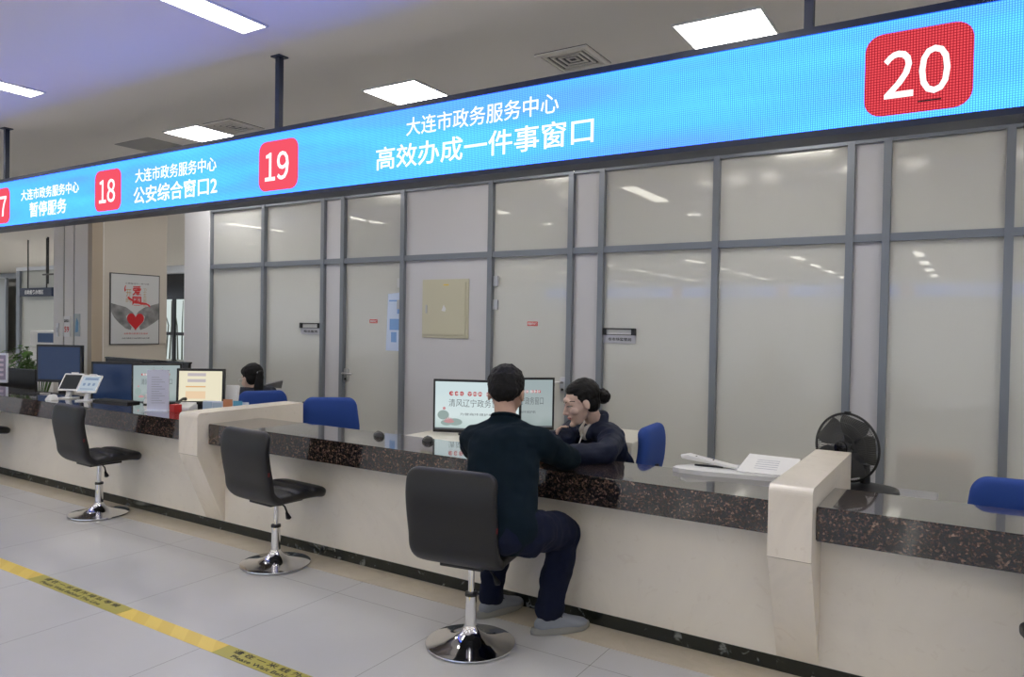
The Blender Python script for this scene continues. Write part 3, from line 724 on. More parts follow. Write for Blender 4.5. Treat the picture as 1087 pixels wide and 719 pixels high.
MB().tube([(-.10, 0, 0), (-.03, 0, 0)], .0045).build('barrel', BLK, t); MB().tube([(-.03, 0, 0), (.08, 0, 0)], .005).build('grip', STL, t); MB().tube([(.08, 0, 0), (.10, 0, 0)], [.0045, .001]).build('tip', BLK, t)
t = loose('desk_divider', 'low black partition box behind the left counter, in front of the plant', 'partition', (-8.75, 3.74, 0), .12)
MB().box(-.62, .62, -.012, .012, 0, .85).box(-.62, -.59, -.012, .25, 0, .85).build('panel', BLK, t, bevel=.002); MB().box(-.625, .625, -.015, .015, .85, .862).build('top_trim', BLG, t)
t = loose('desk_divider', 'low black privacy screen between the wallpaper monitor and the list monitor', 'partition', (-6.92, 4.25, 0), 0)
MB().box(-.70, .70, -.015, .015, 0, .985).build('panel', BLK, t, bevel=.002); MB().box(-.705, .705, -.02, .02, .985, 1.0).build('top_trim', BLG, t)
# phone, red box, pens and other small things by the list monitor
t = loose('desk_phone', 'black and white desk telephone left of the list monitor', 'telephone', (-5.00, 3.375-.03+.03, CT), .5)
MB().hull([(-.06, -.06, 0), (.06, -.06, 0), (.06, .07, 0), (-.06, .07, 0), (-.06, .07, .05), (.06, .07, .05), (-.06, -.05, .02), (.06, -.05, .02)]).build('body', WPL, t, bevel=.004)
MB().tube([(-.035, -.06, .045), (-.035, -.02, .058), (-.035, .04, .075), (-.035, .08, .07)], [.014, .01, .01, .014]).build('handset', BLK, t, True)
o = MB().box(-.03, .03, -.03, .03, 0, .055, bev=.003).build('red_box', RED); o.location = (-4.92, 3.25, CT); tag(o, 'small red box beside the lavender sheet', 'box')
t = loose('marker_pen', 'blue capped pen lying by the red box', 'pen', (-4.70, 3.25, CT+.006), .1)
MB().tube([(-.06, 0, 0), (.05, 0, 0)], .006).build('barrel', BLU, t); MB().tube([(.05, 0, 0), (.08, 0, 0)], [.006, .002]).build('tip', WPL, t)
t = loose('figurine', 'tiny white desk ornament left of the acrylic stand', 'ornament', (-5.52, 3.40, CT), .2)
MB().lathe([(.018, 0), (.028, .006), (.022, .03), (.014, .045), (.02, .06), (.016, .078), (.004, .084)], 20).build('body', WPL, t, True); MB().lathe([(.022, .0), (.03, .003), (.03, .008), (.02, .01)], 20).build('foot', BLK, t, True)
t = loose('leaflet_rack', 'clear leaflet rack with blue and orange cards behind the marble divider', 'leaflet rack', (-4.73, 3.50, .6005), .35)
MB().box(-.19, .19, 0, .05, 0, .012).box(-.19, .19, .047, .05, 0, .19).build('rack', ac, t)
for i, (x, c, h) in enumerate(((-.13, (.45, .58, .72), .185), (-.05, (.50, .62, .74), .18), (.035, (.60, .25, .12), .21), (.115, (.10, .36, .55), .20))):
    MB().box(x-.038, x+.038, .01+.004*i, .013+.004*i, .012, h).build('leaflet', mat('leaflet%d' % i, c, .6), t)
t = loose('paper_stack', 'white papers standing in a holder right of the list monitor', 'papers', (-5.02, 3.80, .6005), .5)
MB().box(-.08, .08, -.05, .05, 0, .03).build('holder', BLK, t, bevel=.004); MB().prism([(-.05, .03), (-.01, .03), (.05, .27), (.02, .28)], -.05, .05).build('sheets', PAP, t)
t = loose('scanner', 'low black office scanner beside the ponytailed woman', 'scanner', (-4.70, 4.52, .0), .4)
MB().box(-.18, .18, -.13, .13, .60, .72).build('body', BLK, t, bevel=.01); MB().box(-.14, .14, -.10, .10, .72, .735).build('lid', BLG, t, bevel=.004); MB().box(-.19, .19, -.14, .14, .0, .60).build('stand', DES, t)
t = loose('laptop_riser', 'grey tilted tray behind the ponytailed woman', 'tray', (-6.02, 5.05, 0), math.radians(30))
MB().prism([(-.12, .735), (.02, .70), (.14, .79), (.15, .80), (.03, .72)], -.09, .09, 'y').build('tray', STL, t) if False else MB().hull([(-.10, -.08, .745), (-.06, .08, .71), (.06, .08, .71), (.13, -.08, .80), (-.10, -.07, .75), (.13, -.07, .81)]).build('tray', mat('tray_grey', (.16, .16, .17), .4), t)
MB().tube([(0, 0, .02), (0, 0, .71)], .02).build('pole', WPL, t); MB().lathe([(.14, 0), (.14, .015), (.03, .03)], 24).build('foot', WPL, t)

# computer mice and other things on the middle counter
def mouse(label, x, y, rz, wide=1):
    t = loose('computer_mouse', label, 'computer mouse', (x, y, CT), rz)
    b = MB(); pts = []
    for i in range(10):
        a = PI*i/9
        for j in range(12):
            th = 2*PI*j/12; pts.append((.030*math.sin(a)*math.cos(th)*wide, .052*math.sin(a)*math.sin(th), max(0, .030*math.cos(a)+.002)))
    b.hull(pts).build('shell', BLG, t, True); MB().tube([(0, .018, .029), (0, .036, .023)], .004).build('wheel', BLK, t)
mouse('black computer mouse on the granite, left one of the two', -2.98, 3.285, 1.1)
mouse('black wedge shaped mouse on the granite beside the big monitor', -2.635, 3.315, .8, 1.15)
o = MB().prism(rrect(-.03, .03, -.02, .02, .008), 0, .03, 'z').build('paper_cup_lid', WPL); o.name = 'white_tag'
o.location = (-1.86, 3.10, CT); tag(o, 'small white object on the granite between the man and his right elbow', 'small object')

# white document camera / low white machine and booklet at the right end of the middle counter
t = loose('document_scanner', 'low white desktop scanner with a raised arm, beside the nearest marble divider', 'scanner', (-.98, 3.40, CT), math.radians(8))
prof_ = [(-.235, -.03), (-.20, -.055), (-.08, -.075), (.08, -.065), (.25, -.055), (.28, -.03), (.28, .09), (.20, .14), (-.02, .15), (-.16, .10), (-.225, .03)]
MB().prism([(a*.93, b*.93) for a, b in prof_], 0, .020, 'z').build('base', WPL, t, bevel=.006)
MB().hull([(-.20, .08, .045), (-.20, .13, .045), (-.17, .07, .065), (-.17, .14, .065), (.06, .03, .030), (.06, .11, .030), (.07, .03, .022), (.07, .11, .022), (-.21, .10, .06)]).build('arm', WPL, t, bevel=.006)
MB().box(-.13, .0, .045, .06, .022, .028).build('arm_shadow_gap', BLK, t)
for x in (-.13, -.05): MB().lathe([(.004, .0), (.004, .003)], 10, c=(x, .09, .058 if x < -.1 else .047)).build('screw', BLK, t)
MB().box(.02, .12, .07, .14, .0205, .028).build('keypad', mat('grey_keypad', (.42, .43, .47), .4), t, bevel=.003)
t = loose('booklet', 'white printed booklet lying open against the nearest marble divider', 'booklet', (-.80, 3.50, CT+.022), .1)
MB().hull([(-.12, -.10, 0), (.13, -.10, 0), (.13, .16, .035), (-.10, .16, .04), (-.12, -.10, .006), (.13, -.10, .006), (.13, .16, .043), (-.10, .16, .048)]).build('pages', PAP, t)
pl = MB()
for i in range(5): pl.hull([(-.05+a, -.05+i*.03+b, .0175+i*.0046+c) for a in (0, .10) for b in (0, .003) for c in (0, .0009)])
pl.build('printed_lines', mat('faint_ink', (.38, .39, .48), .7), t)

# ------------------------------------------------------------------ fan
t = thing('electric_fan', 'black electric desk fan behind the nearest marble divider', 'fan', (-.46, 4.14, .5805), 0)
st_ = thing('low_cabinet', 'low grey cabinet under the fan behind the counter', 'cabinet', (-.43, 4.14, 0))
MB().box(-.28, .28, -.20, .20, .02, .56).build('body', mat('cabinet_grey', (.35, .35, .36), .5), st_, bevel=.004); MB().box(-.29, .29, -.21, .21, .56, .58).build('cabinet_top', mat('cabinet_grey', (.35, .35, .36), .5), st_, bevel=.003)
MB().lathe([(.155, 0), (.16, .006), (.155, .022), (.09, .035), (.035, .045)], 48).build('base', BLK, t, True)
MB().tube([(0, 0, .03), (0, .0, .14)], [.026, .022], 16).build('pole', BLK, t, True)
FM = Matrix.Translation((-.085, -.03, .222)) @ Matrix.Rotation(math.radians(-24), 4, 'Z') @ Matrix.Rotation(PI/2, 4, 'X')     # local +Z = blowing direction
def fx(mb_, *a, **k): return mb_.xf(FM).build(*a, **k)
fx(MB().lathe([(.05, -.155), (.062, -.145), (.064, -.07), (.05, -.055)], 32), 'motor_housing', BLK, t, True)
fx(MB().box(-.03, .03, -.12, -.05, -.13, -.07, bev=.005), 'tilt_joint', BLK, t)
R_ = .172
ca = MB()
for sgn in (1, -1):
    for k in range(90):
        a = 2*PI*k/90; c_, s_ = math.cos(a), math.sin(a)
        ca.tube([(r*c_, r*s_, z*1.0) for r, z in ((.035, .052*sgn), (.11, .050*sgn), (.150, .038*sgn), (R_, .004*sgn))], .0010, 4, False)
    for r, z in ((.075, .0505), (.13, .046)): ca.ring((0, 0, z*sgn), (0, 0, 1), r, .0013, 48, 5)
fx(ca, 'guard', mat('guard_wire', (.10, .10, .10), .35, metal=.5), t)
fx(MB().ring((0, 0, 0), (0, 0, 1), R_, .0065, 64, 8), 'guard_rim', BLK, t, True)
fx(MB().lathe([(.034, .047), (.036, .052), (.034, .060), (.02, .064), (.002, .065)], 32), 'guard_badge', BLG, t, True)
fx(MB().box(-.012, .012, R_-.002, R_+.012, -.01, .01), 'rim_clip', BLK, t)
bl = MB()
for k in range(5):
    a0 = 2*PI*k/5; ps = []
    for i in range(7):
        r = .03+.14*i/6; w = .30+.35*math.sin(PI*i/7)
        for s, zz in ((-1, -.016), (1, .016)):
            aa = a0+s*w*.9; ps.append((r*math.cos(aa), r*math.sin(aa), zz*(1-.3*i/6)))
    v = [bl.bm.verts.new((p[0], p[1], p[2]+.0012)) for p in ps]; v2 = [bl.bm.verts.new((p[0], p[1], p[2]-.0012)) for p in ps]
    for i in range(6):
        bl.bm.faces.new((v[2*i], v[2*i+1], v[2*i+3], v[2*i+2])); bl.bm.faces.new((v2[2*i+2], v2[2*i+3], v2[2*i+1], v2[2*i]))
        bl.bm.faces.new((v[2*i], v[2*i+2], v2[2*i+2], v2[2*i])); bl.bm.faces.new((v[2*i+1], v2[2*i+1], v2[2*i+3], v[2*i+3]))
    bl.bm.faces.new((v[12], v[13], v2[13], v2[12])); bl.bm.faces.new((v[0], v2[0], v2[1], v[1]))
hb = fx(MB().lathe([(.032, -.02), (.034, .02), (.02, .034), (.004, .038)], 28), 'hub', BLG, t, True)
fx(bl, 'blades', mat('smoke_blade', (.07, .07, .066), .35), hb, smooth=True)
fx(MB().box(-.045, .045, -.055, .05, -.175, -.10, bev=.008), 'control_box', BLK, t)

#PART3
# ================================================================== COLUMN AND FAR HALL
t = thing('column', 'big square stone clad column with a red heart poster on its side', 'column', (-9.235, 5.21, 0))
t['kind'] = 'structure'; del t['category']; t.name = 'wall_column'
MB().box(-.435, .435, -.47, .465, 0, CEIL).build('core', TAU, t)
b_ = MB()
for x0, x1 in ((-.435, -.205), (-.18, .025), (.05, .345)): b_.box(x0, x1, -.482, -.468, 0, CEIL)
b_.build('front_slabs', TAL, t); MB().box(.345, .437, -.484, -.466, 0, CEIL).build('corner_strip', BRN, t)
MB().box(.434, .4375, -.466, -.36, 0, CEIL).build('side_strip', BRN, t); MB().box(.434, .438, -.352, -.345, 0, CEIL).build('side_joint', TAL, t)
MB().box(-.21, -.175, -.472, -.466, 0, CEIL).box(.02, .055, -.472, -.466, 0, CEIL).build('dark_grooves', BLK, t)
# poster on the +X side
XP = -8.795
YZ = Matrix(((0, 0, 1, XP), (1, 0, 0, 0), (0, 1, 0, 0), (0, 0, 0, 1)))     # local x -> +Y, local y -> Z, faces +X
t = thing('poster', 'poster with a red heart between two grey hands on the side of the column', 'poster', (0, 0, 0))
y0, y1, z0, z1 = 4.945, 5.555, 1.09, 1.935
MB().box(XP, XP+.012, y0-.012, y1+.012, z0-.012, z1+.012).build('frame', mat('poster_frame', (.05, .05, .05), .4), t)
sh = MB().box(XP+.011, XP+.014, y0, y1, z0, z1).build('sheet', mat('poster_paper', (.52, .53, .53), .5), t)
w_, h_ = y1-y0, z1-z0
def PP(u, v): return (y0+u*w_, z0+v*h_)
def flat(name, poly, d, mt, par):
    b = MB(); b.prism([(a, c) for a, c in [PP(u, v) for u, v in poly]], XP+d, XP+d+.0006, 'x'); return b.build(name, mt, par)
ht = [(.5+.18*(16*math.sin(a)**3)/16, .335+.115*(13*math.cos(a)-5*math.cos(2*a)-2*math.cos(3*a)-math.cos(4*a))/13) for a in [2*PI*k/40 for k in range(40)]]
hg = mat('hand_grey', (.20, .20, .20), .6, var=.5, vscale=9)
flat('left_hand', [(0, .58), (.12, .56), (.30, .53), (.42, .47), (.47, .43), (.36, .43), (.30, .40), (.34, .33), (.42, .24), (.40, .20), (.30, .22), (.16, .30), (.06, .38), (0, .46)], .0142, hg, sh)
flat('right_hand', [(1, .60), (.86, .57), (.68, .53), (.56, .47), (.52, .43), (.62, .43), (.70, .40), (.68, .33), (.58, .25), (.60, .20), (.72, .23), (.88, .30), (1, .36)], .0142, hg, sh)
flat('heart', ht, .0150, mat('heart_red', (.50, .015, .02), .35), sh)
for body, u0, u1, v0, v1, mt, bd in (('爱', .43, .62, .70, .845, REP, .03), ('国', .43, .62, .555, .69, REP, .03), ('开', .30, .41, .68, .79, mat('print_tan', (.40, .27, .12), .6), .005), ('的', .30, .41, .60, .67, mat('print_tan', (.4, .27, .12), .6), .005),
                                     ('卫', .66, .73, .75, .81, mat('print_tan', (.4, .27, .12), .6), 0), ('生', .66, .73, .68, .74, mat('print_tan', (.4, .27, .12), .6), 0), ('运', .66, .73, .61, .67, mat('print_tan', (.4, .27, .12), .6), 0), ('动', .66, .73, .54, .60, mat('print_tan', (.4, .27, .12), .6), 0),
                                     ('让健康成为一种习惯', .28, .78, .865, .885, INK, 0), ('全民参与爱国卫生运动', .26, .76, .135, .16, REP, .01), ('大连市爱国卫生运动委员会办公室', .22, .80, .07, .09, INK, .01)):
    a, c = PP(u0, v0); e, f = PP(u1, v1)
    M_ = YZ.copy(); M_.translation = (XP+.0148, 0, 0)
    text('lettering', body, a, e, c, f, M_, mt, sh, bold=bd, depth=.0002)
flat('red_ribbon', [(.33, .67), (.36, .64), (.48, .60), (.62, .57), (.74, .57), (.81, .53), (.80, .57), (.72, .60), (.60, .61), (.46, .63), (.34, .69)], .0150, REP, sh)
flat('red_ribbon', [(.27, .75), (.30, .77), (.285, .80), (.30, .85), (.275, .83), (.262, .79)], .0150, REP, sh)
# notices on the front of the column
for x, w, h, z, lab, nm in ((-9.345, .15, .25, 1.29, 'small white notice with red figures hung on the front of the column', 'notice'), (-9.115, .13, .27, 1.31, 'small blue picture notice beside the red figured one on the column', 'notice')):
    t = thing(nm, lab, 'notice', (x, 4.727, z))
    MB().box(-w/2, w/2, -.006, 0, -h/2, h/2).build('sheet', PAP if x < -9.2 else mat('pale_grey_print', (.45, .50, .52), .5), t)
    if x < -9.2:
        text('lettering', '59', -w*.35, w*.35, -.07, .0, XZ(-.0068), REP, t, bold=.02); text('lettering', '温馨提示', -w*.4, w*.4, .05, .085, XZ(-.0068), INK, t)
    else: MB().prism([(-.03, -.09), (.03, -.08), (.035, .03), (.0, .09), (-.02, .03)], -.0075, -.0062, 'y').build('picture', mat('column_notice_blue', (.12, .30, .50), .5), t)
t = thing('light_switch', 'small white switch plate low on the left edge of the column front', 'switch', (-9.56, 4.727, 1.245)); MB().box(-.03, .03, -.01, 0, -.085, .085).build('plate', WPL, t, bevel=.003); MB().box(-.014, .014, -.015, -.01, -.03, .03).build('rocker', STL, t)

# far hall
FB = 14.5
hb_ = MB().box(-45, -20.8, FB, FB+.2, 0, CEIL).build('wall_far', mat('far_wall', (.50, .49, .46), .6)); tag(hb_, kind='structure')
tag(MB().box(-45, -20.8, FB-.45, FB-.02, 2.86, CEIL).build('trim_20', mat('far_bulkhead', (.62, .65, .70), .6)), kind='structure')
tag(MB().box(-20.9, 9, 14.6, 14.8, 0, CEIL).build('wall_far_right', mat('far_wall', (.5, .49, .46), .6)), kind='structure')
t = struct_empty('window_20')
MB().box(-24.6, -20.9, FB-.10, FB-.02, 2.04, 2.92).build('header', BLG, t)
MB().box(-24.5, -20.9, FB-.04, FB-.02, .1, 2.04).build('daylight_pane', emis('daylight', (.72, .82, .80), .85), t)
fr = MB()
for x in (-24.5, -22.95, -21.95, -20.9): fr.box(x-.06, x+.06, FB-.12, FB-.02, 0, 2.04)
fr.box(-24.5, -20.9, FB-.10, FB-.02, .88, .98); fr.build('frame', BLK, t)
tb = MB()
for i in range(16): tb.tube([(-24.2+i*.22, FB-.05, .1), (-24.15+i*.22+.1*math.sin(i), FB-.05, 1.2), (-24.25+i*.22+.2*math.cos(i*2), FB-.05, 2.0)], [.03, .02, .01], 5)
tb.build('view_branches', mat('branch_dark', (.10, .11, .09), .8), t)
# glazed office front at the far left
t = struct_empty('window_21')
MB().box(-40, -31.2, 13.6, 13.62, 0, 2.86).build('pane', mat('far_glass', (.30, .31, .30), .15), t)
f_ = MB()
for x in (-36, -34.2, -33.3, -32.6, -31.2): f_.box(x-.05, x+.05, 13.52, 13.6, 0, 2.86)
f_.build('frame', ALU, t)
def blk(name, x0, x1, y0, y1, z0, z1, mt): tag(MB().box(x0, x1, y0, y1, z0, z1).build(name, mt), kind='structure')
blk('wall_front_left', -18.2, -15.55, 8.2, 8.3, 0, 2.42, mat('far_glaze', (.43, .44, .41), .3))
blk('trim_21', -18.3, -18.15, 8.15, 8.35, 0, 2.42, ALU); blk('trim_22', -15.6, -15.45, 8.15, 8.35, 0, 2.42, ALU); blk('trim_23', -18.3, -15.4, 8.15, 8.35, 2.42, 2.5, mat('far_bulkhead', (.62, .65, .70), .6))
t = thing('hanging_sign', 'dark navy hanging sign with white writing in the far hall', 'hanging sign', (-20.8, 9.8, 0))
t.location = (-17.33, 8.11, 0)
MB().box(-.66, .72, -.03, .03, 1.845, 2.03).build('board', NAV, t, bevel=.004)
text('lettering', '自助服务办理区', -.42, .38, 1.89, 1.985, XZ(-.0315), WPL, t, bold=.015)
for x in (-.35, .45): MB().tube([(x, 0, 2.03), (x, 0, CEIL)], .014).build('rod', BLK, t)
t = thing('hanging_pipe', 'black hanging frame beside the dark navy sign in the far hall', 'hanging frame', (-16.6, 8.0, 0))
MB().tube([(0, 0, 2.1), (0, 0, CEIL)], .02).build('rod', BLK, t); MB().tube([(-.2, 0, 2.30), (1.4, 0, 2.30)], .02).build('bar', BLK, t)
# copier
t = thing('copier', 'white floor standing copier with a dark blue panel beyond the plant', 'copier', (-13.75, 6.75, 0), math.radians(25))
MB().box(-.28, .28, -.25, .25, .03, .86).build('body', WPL, t, bevel=.01)
MB().box(-.28, .28, -.25, .25, .90, 1.16).build('scanner_unit', WPL, t, bevel=.01); MB().box(-.12, .24, -.26, -.24, .96, 1.12).build('panel', mat('copier_panel', (.05, .10, .22), .3), t)
for k in range(3): MB().box(-.24, .24, -.262, -.25, .12+k*.23, .31+k*.23).build('paper_drawer', WPL, t, bevel=.004)
MB().box(-.28, .28, .0, .25, .86, .90).build('output_gap', BLK, t)
# plant
t = thing('potted_plant', 'green leafy potted plant above the black partition at the left', 'potted plant', (-8.86, 4.18, 0))
MB().lathe([(.11, 0), (.16, .30), (.165, .32), (.15, .32), (.14, .28)], 28).build('pot', WPL, t, True)
rnd = random.Random(3)
stem = MB(); lf = []
for i in range(30):
    a = rnd.random()*2*PI; L_ = .14+.26*rnd.random(); zt = .92+rnd.random()*.24-.25*L_
    tip = Vector((math.cos(a)*L_, math.sin(a)*L_, zt)); stem.tube([(0, 0, .28), (tip.x*.35, tip.y*.35, .7), tuple(tip)], [.008, .006, .003], 6)
    for q in range(4):
        b = MB(); d = Matrix.Translation(tip-Vector((tip.x*.2*q, tip.y*.2*q, .03*q))) @ Matrix.Rotation(a+rnd.uniform(-1.4, 1.4), 4, 'Z') @ Matrix.Rotation(rnd.uniform(-.2, .8), 4, 'Y')
        lf.append(d)
stem.build('stems', GRE, t)
lb = MB()
for d in lf:
    pr_ = [(0, 0, 0), (.035, .022, .008), (.075, .024, .004), (.12, 0, -.018), (.075, -.024, .004), (.035, -.022, .008)]
    v = [lb.bm.verts.new(d @ Vector(p)) for p in pr_]; u = [lb.bm.verts.new(d @ (Vector(p)-Vector((0, 0, .0015)))) for p in pr_]
    lb.bm.faces.new(v); lb.bm.faces.new(u[::-1])
    for k in range(6): lb.bm.faces.new((v[k], u[k], u[(k+1) % 6], v[(k+1) % 6]))
tag(lb.build('foliage', GRE, t), kind='stuff')

# ================================================================== PEOPLE
def V(*a): return Vector(a)
def ell(c, r, M=None, n=7, m=14):
    c = Vector(c); r = (r, r, r) if not isinstance(r, tuple) else r; out = []
    for i in range(n+1):
        a = PI*i/n
        for j in range(m if 0 < i < n else 1):
            th = 2*PI*j/m; p = V(r[0]*math.sin(a)*math.cos(th), r[1]*math.sin(a)*math.sin(th), r[2]*math.cos(a))
            out.append(c+((M @ p) if M else p))
    return out
def cap(a, ra, b, rb): return ell(a, ra)+ell(b, rb)
def skin_up(name, hulls, mt, parent, voxel=.006, smooth=6, noise_amp=0, nscale=14, cut=None, aniso=(1, 1, 1)):
    b = MB()
    for h in hulls:
        b.hull(h)
    me = bpy.data.meshes.new('source'); b.bm.to_mesh(me); b.bm.free()
    o = bpy.data.objects.new('source', me); COL.objects.link(o)
    md = o.modifiers.new('r', 'REMESH'); md.mode = 'VOXEL'; md.voxel_size = voxel
    ms = o.modifiers.new('s', 'SMOOTH'); ms.factor = .5; ms.iterations = smooth
    bpy.context.view_layer.update()
    m2 = bpy.data.meshes.new_from_object(o.evaluated_get(bpy.context.evaluated_depsgraph_get()))
    bpy.data.objects.remove(o); bpy.data.meshes.remove(me); m2.materials.clear(); m2.name = name
    if noise_amp:
        nr = [v.normal.copy() for v in m2.vertices]
        for v, n in zip(m2.vertices, nr):
            q = Vector((v.co.x*aniso[0], v.co.y*aniso[1], v.co.z*aniso[2]))*nscale
            v.co += n*noise_amp*(noise.noise(q)+.5*noise.noise(q*2.3))
    return link(name, m2, mt, parent, True)
def frame(f, u=V(0, 0, 1)):
    f = f.normalized(); r = f.cross(u).normalized(); uu = r.cross(f)
    return Matrix((r, f, uu)).transposed()        # columns: right, forward, up
def head_hulls(C, M, fem=False):
    P = lambda *a: C+M @ V(*a); E = lambda c, r: ell(P(*c), r, M)
    s = .94 if fem else 1
    H_ = [E((0, -.014, .030), (.073*s, .092*s, .080*s)),
          E((0, .015, -.01), (.064*s, .070, .070))+E((0, .048, -.078), (.036 if fem else .032, .034, .025)),
          E((0, .030, .012), (.060*s, .055, .045))+E((0, .040, -.045), (.050*s, .045, .030)),
          E((.038*s, .052, -.022), (.022, .026, .024)), E((-.038*s, .052, -.022), (.022, .026, .024)),
          E((0, .074 if fem else .078, .018), (.008, .010, .006))+E((0, .103, -.024), (.009, .009, .007)),
          E((0, .094, -.029), (.016, .010, .007)),
          E((0, .070 if fem else .074, .036), (.044*s, .014, .016)),
          E((0, .080, -.052), (.022, .012, .012)), E((0, .078, -.092), (.018, .018, .015)),
          E((.073*s, -.008, -.006), (.007, .018, .030)), E((-.073*s, -.008, -.006), (.007, .018, .030))]
    return H_
def hand_hulls(Wp, d, n, L=.175, curl=.5, side=1, spread=.08):
    """wrist, direction of the fingers, back-of-hand normal; side=+1 puts the thumb on d x n"""
    d = d.normalized(); n = (n-d*n.dot(d)).normalized(); s = d.cross(n)*side; k = L/.18
    H_ = [ell(Wp, .022)+ell(Wp+d*.035*k, (.024)), ]
    kn = [Wp+d*.088*k+s*x*k for x in (.033, .011, -.011, -.031)]
    H_.append(sum([ell(q, .0105*k, None, 5, 8) for q in kn], [])+ell(Wp+d*.01, .019, None, 5, 8)+ell(Wp+d*.02+s*.022, .013, None, 5, 8))
    for i, (q, fl) in enumerate(zip(kn, (.070, .078, .073, .058))):
        dd = (d+s*(1.5-i)*spread).normalized(); p = q; r = .0092*k; a = curl
        for seg, f in enumerate((.45, .31, .24)):
            ang = a*(.7, 1.1, .8)[seg]; dd = (dd*math.cos(ang)-n*math.sin(ang)).normalized()
            n2 = p+dd*fl*f*k; H_.append(ell(p, r, None, 5, 8)+ell(n2, r*.92, None, 5, 8)); p = n2; r *= .93
    p = Wp+d*.025*k+s*.024*k; dd = (d*.75+s*.75-n*.15).normalized(); r = .0115*k
    for f in (.042, .034, .026):
        n2 = p+dd*f*k; H_.append(ell(p, r, None, 5, 8)+ell(n2, r*.9, None, 5, 8)); p = n2; r *= .92; dd = (dd*1.0+d*.35-n*.15).normalized()
    return H_
def figure(J, Mt, Mp, g=0., parts='tnahl', fem=False, k=1.0):
    """hulls of the body; g inflates them to make clothing"""
    S = .9*k if fem else k
    H_ = []; pel, nk = J['pel'], J['neck']; mid = pel.lerp(nk, .42)+Mt @ V(0, -.015, 0); che = pel.lerp(nk, .74)
    R3 = lambda a, b, c: (a*S+g, b*S+g, c*S+g)
    if 't' in parts:
        H_ += [ell(pel, R3(.160, .110, .095), Mp)+ell(mid, R3(.138, .096, .06), Mt),
               ell(mid, R3(.138, .096, .06), Mt)+ell(che, R3(.155, .108, .085), Mt),
               ell(che, R3(.150, .105, .08), Mt)+ell(J['Ls'], .052*S+g)+ell(J['Rs'], .052*S+g)+ell(nk+V(0, 0, -.02), R3(.075, .055, .02), Mt)]
    if 'n' in parts: H_.append(cap(nk+V(0, 0, -.03), .060*S, nk, .054*S)); H_.append(cap(nk, .054*S, J['skull'], .048*S))
    if 'a' in parts:
        for s in 'LR': H_ += [cap(J[s+'s'], .054*S+g, J[s+'e'], .042*S+g), cap(J[s+'e'], .043*S+g, J[s+'w'], (.027 if g == 0 else .031)*S+g*.8)]
    if 'h' in parts or 'l' in parts:
        if g: H_.append(ell(pel, R3(.160, .112, .095), Mp))
        H_.append(ell(J['Lh'], .088*S+g)+ell(J['Rh'], .088*S+g)+ell(pel, .09*S+g))
        for s in 'LR': H_ += [cap(J[s+'h'], .086*S+g, J[s+'k'], .058*S+g), cap(J[s+'k'], .058*S+g, J[s+'k'].lerp(J[s+'a'], .35), .054*S+g), cap(J[s+'k'].lerp(J[s+'a'], .35), .054*S+g, J[s+'a'], .036*S+g*1.3)]
    return H_
def foot_hulls(A, d, g=0):
    d = V(d.x, d.y, 0).normalized(); M = frame(d)
    z = A.z; P = lambda x, y, q: V(A.x, A.y, 0)+M @ V(x, y, 0)+V(0, 0, q)
    return [ell(P(0, 0, z), .036+g)+ell(P(0, -.03, .035), (.030+g))+ell(P(0, .06, .045), (.034+g, .034+g, .026+g), M), ell(P(0, -.03, .034), .029+g)+ell(P(0, .13, .028), (.040+g, .045+g, .020+g), M)+ell(P(0, .06, .045), (.034+g, .034+g, .026+g), M)]
def shoe(par, A, d):
    d = V(d.x, d.y, 0).normalized(); M = frame(d); P = lambda x, y, q: V(A.x, A.y, 0)+M @ V(x, y, 0)+V(0, 0, q)
    up_ = skin_up('shoe', [ell(P(0, -.03, .045), (.036, .042, .030), M)+ell(P(0, .005, .075), (.040, .050, .022), M)+ell(P(0, .07, .058), (.040, .04, .022), M),
                           ell(P(0, -.03, .042), (.036, .042, .026), M)+ell(P(.004, .135, .036), (.044, .055, .022), M)+ell(P(0, .07, .055), (.041, .04, .022), M)], SHO, par, .005, 4)
    out = []
    for i in range(28):
        a = 2*PI*i/28; y = .052+.150*math.sin(a)*(1 if math.sin(a) > 0 else .93)-.0; w = .043+.009*math.sin(a)
        out.append((w*math.cos(a)*(1.0 if abs(math.sin(a)) < .9 else .9), y))
    b = MB()
    A1 = [b.bm.verts.new(P(x, y, .003+max(0, (y-.14))*.10)) for x, y in out]; A2 = [b.bm.verts.new(P(x*1.04, (y-.05)*1.02+.05, .018+max(0, (y-.14))*.10)) for x, y in out]; A3 = [b.bm.verts.new(P(x*.97, (y-.05)*.98+.05, .033+max(0, y-.14)*.05)) for x, y in out]
    for X, Y in ((A1, A2), (A2, A3)):
        for i in range(28): b.bm.faces.new((X[i], X[(i+1) % 28], Y[(i+1) % 28], Y[i]))
    b.bm.faces.new(A1[::-1]); b.bm.faces.new(A3); b.build('sole', SOL, up_, True)
    lc = MB()
    for i in range(3): lc.tube([P(-.022, .055+i*.024, .078-i*.009), P(0, .060+i*.024, .0835-i*.009), P(.022, .055+i*.024, .078-i*.009)], .0022, 6)
    lc.tube([P(.0, .055, .084), P(.03, .03, .092), P(.035, .05, .078), P(.0, .055, .084)], .0018, 6); lc.tube([P(.0, .055, .084), P(-.03, .04, .094), P(-.04, .07, .075)], .0018, 6)
    lc.build('laces', BLG, up_)
    return up_
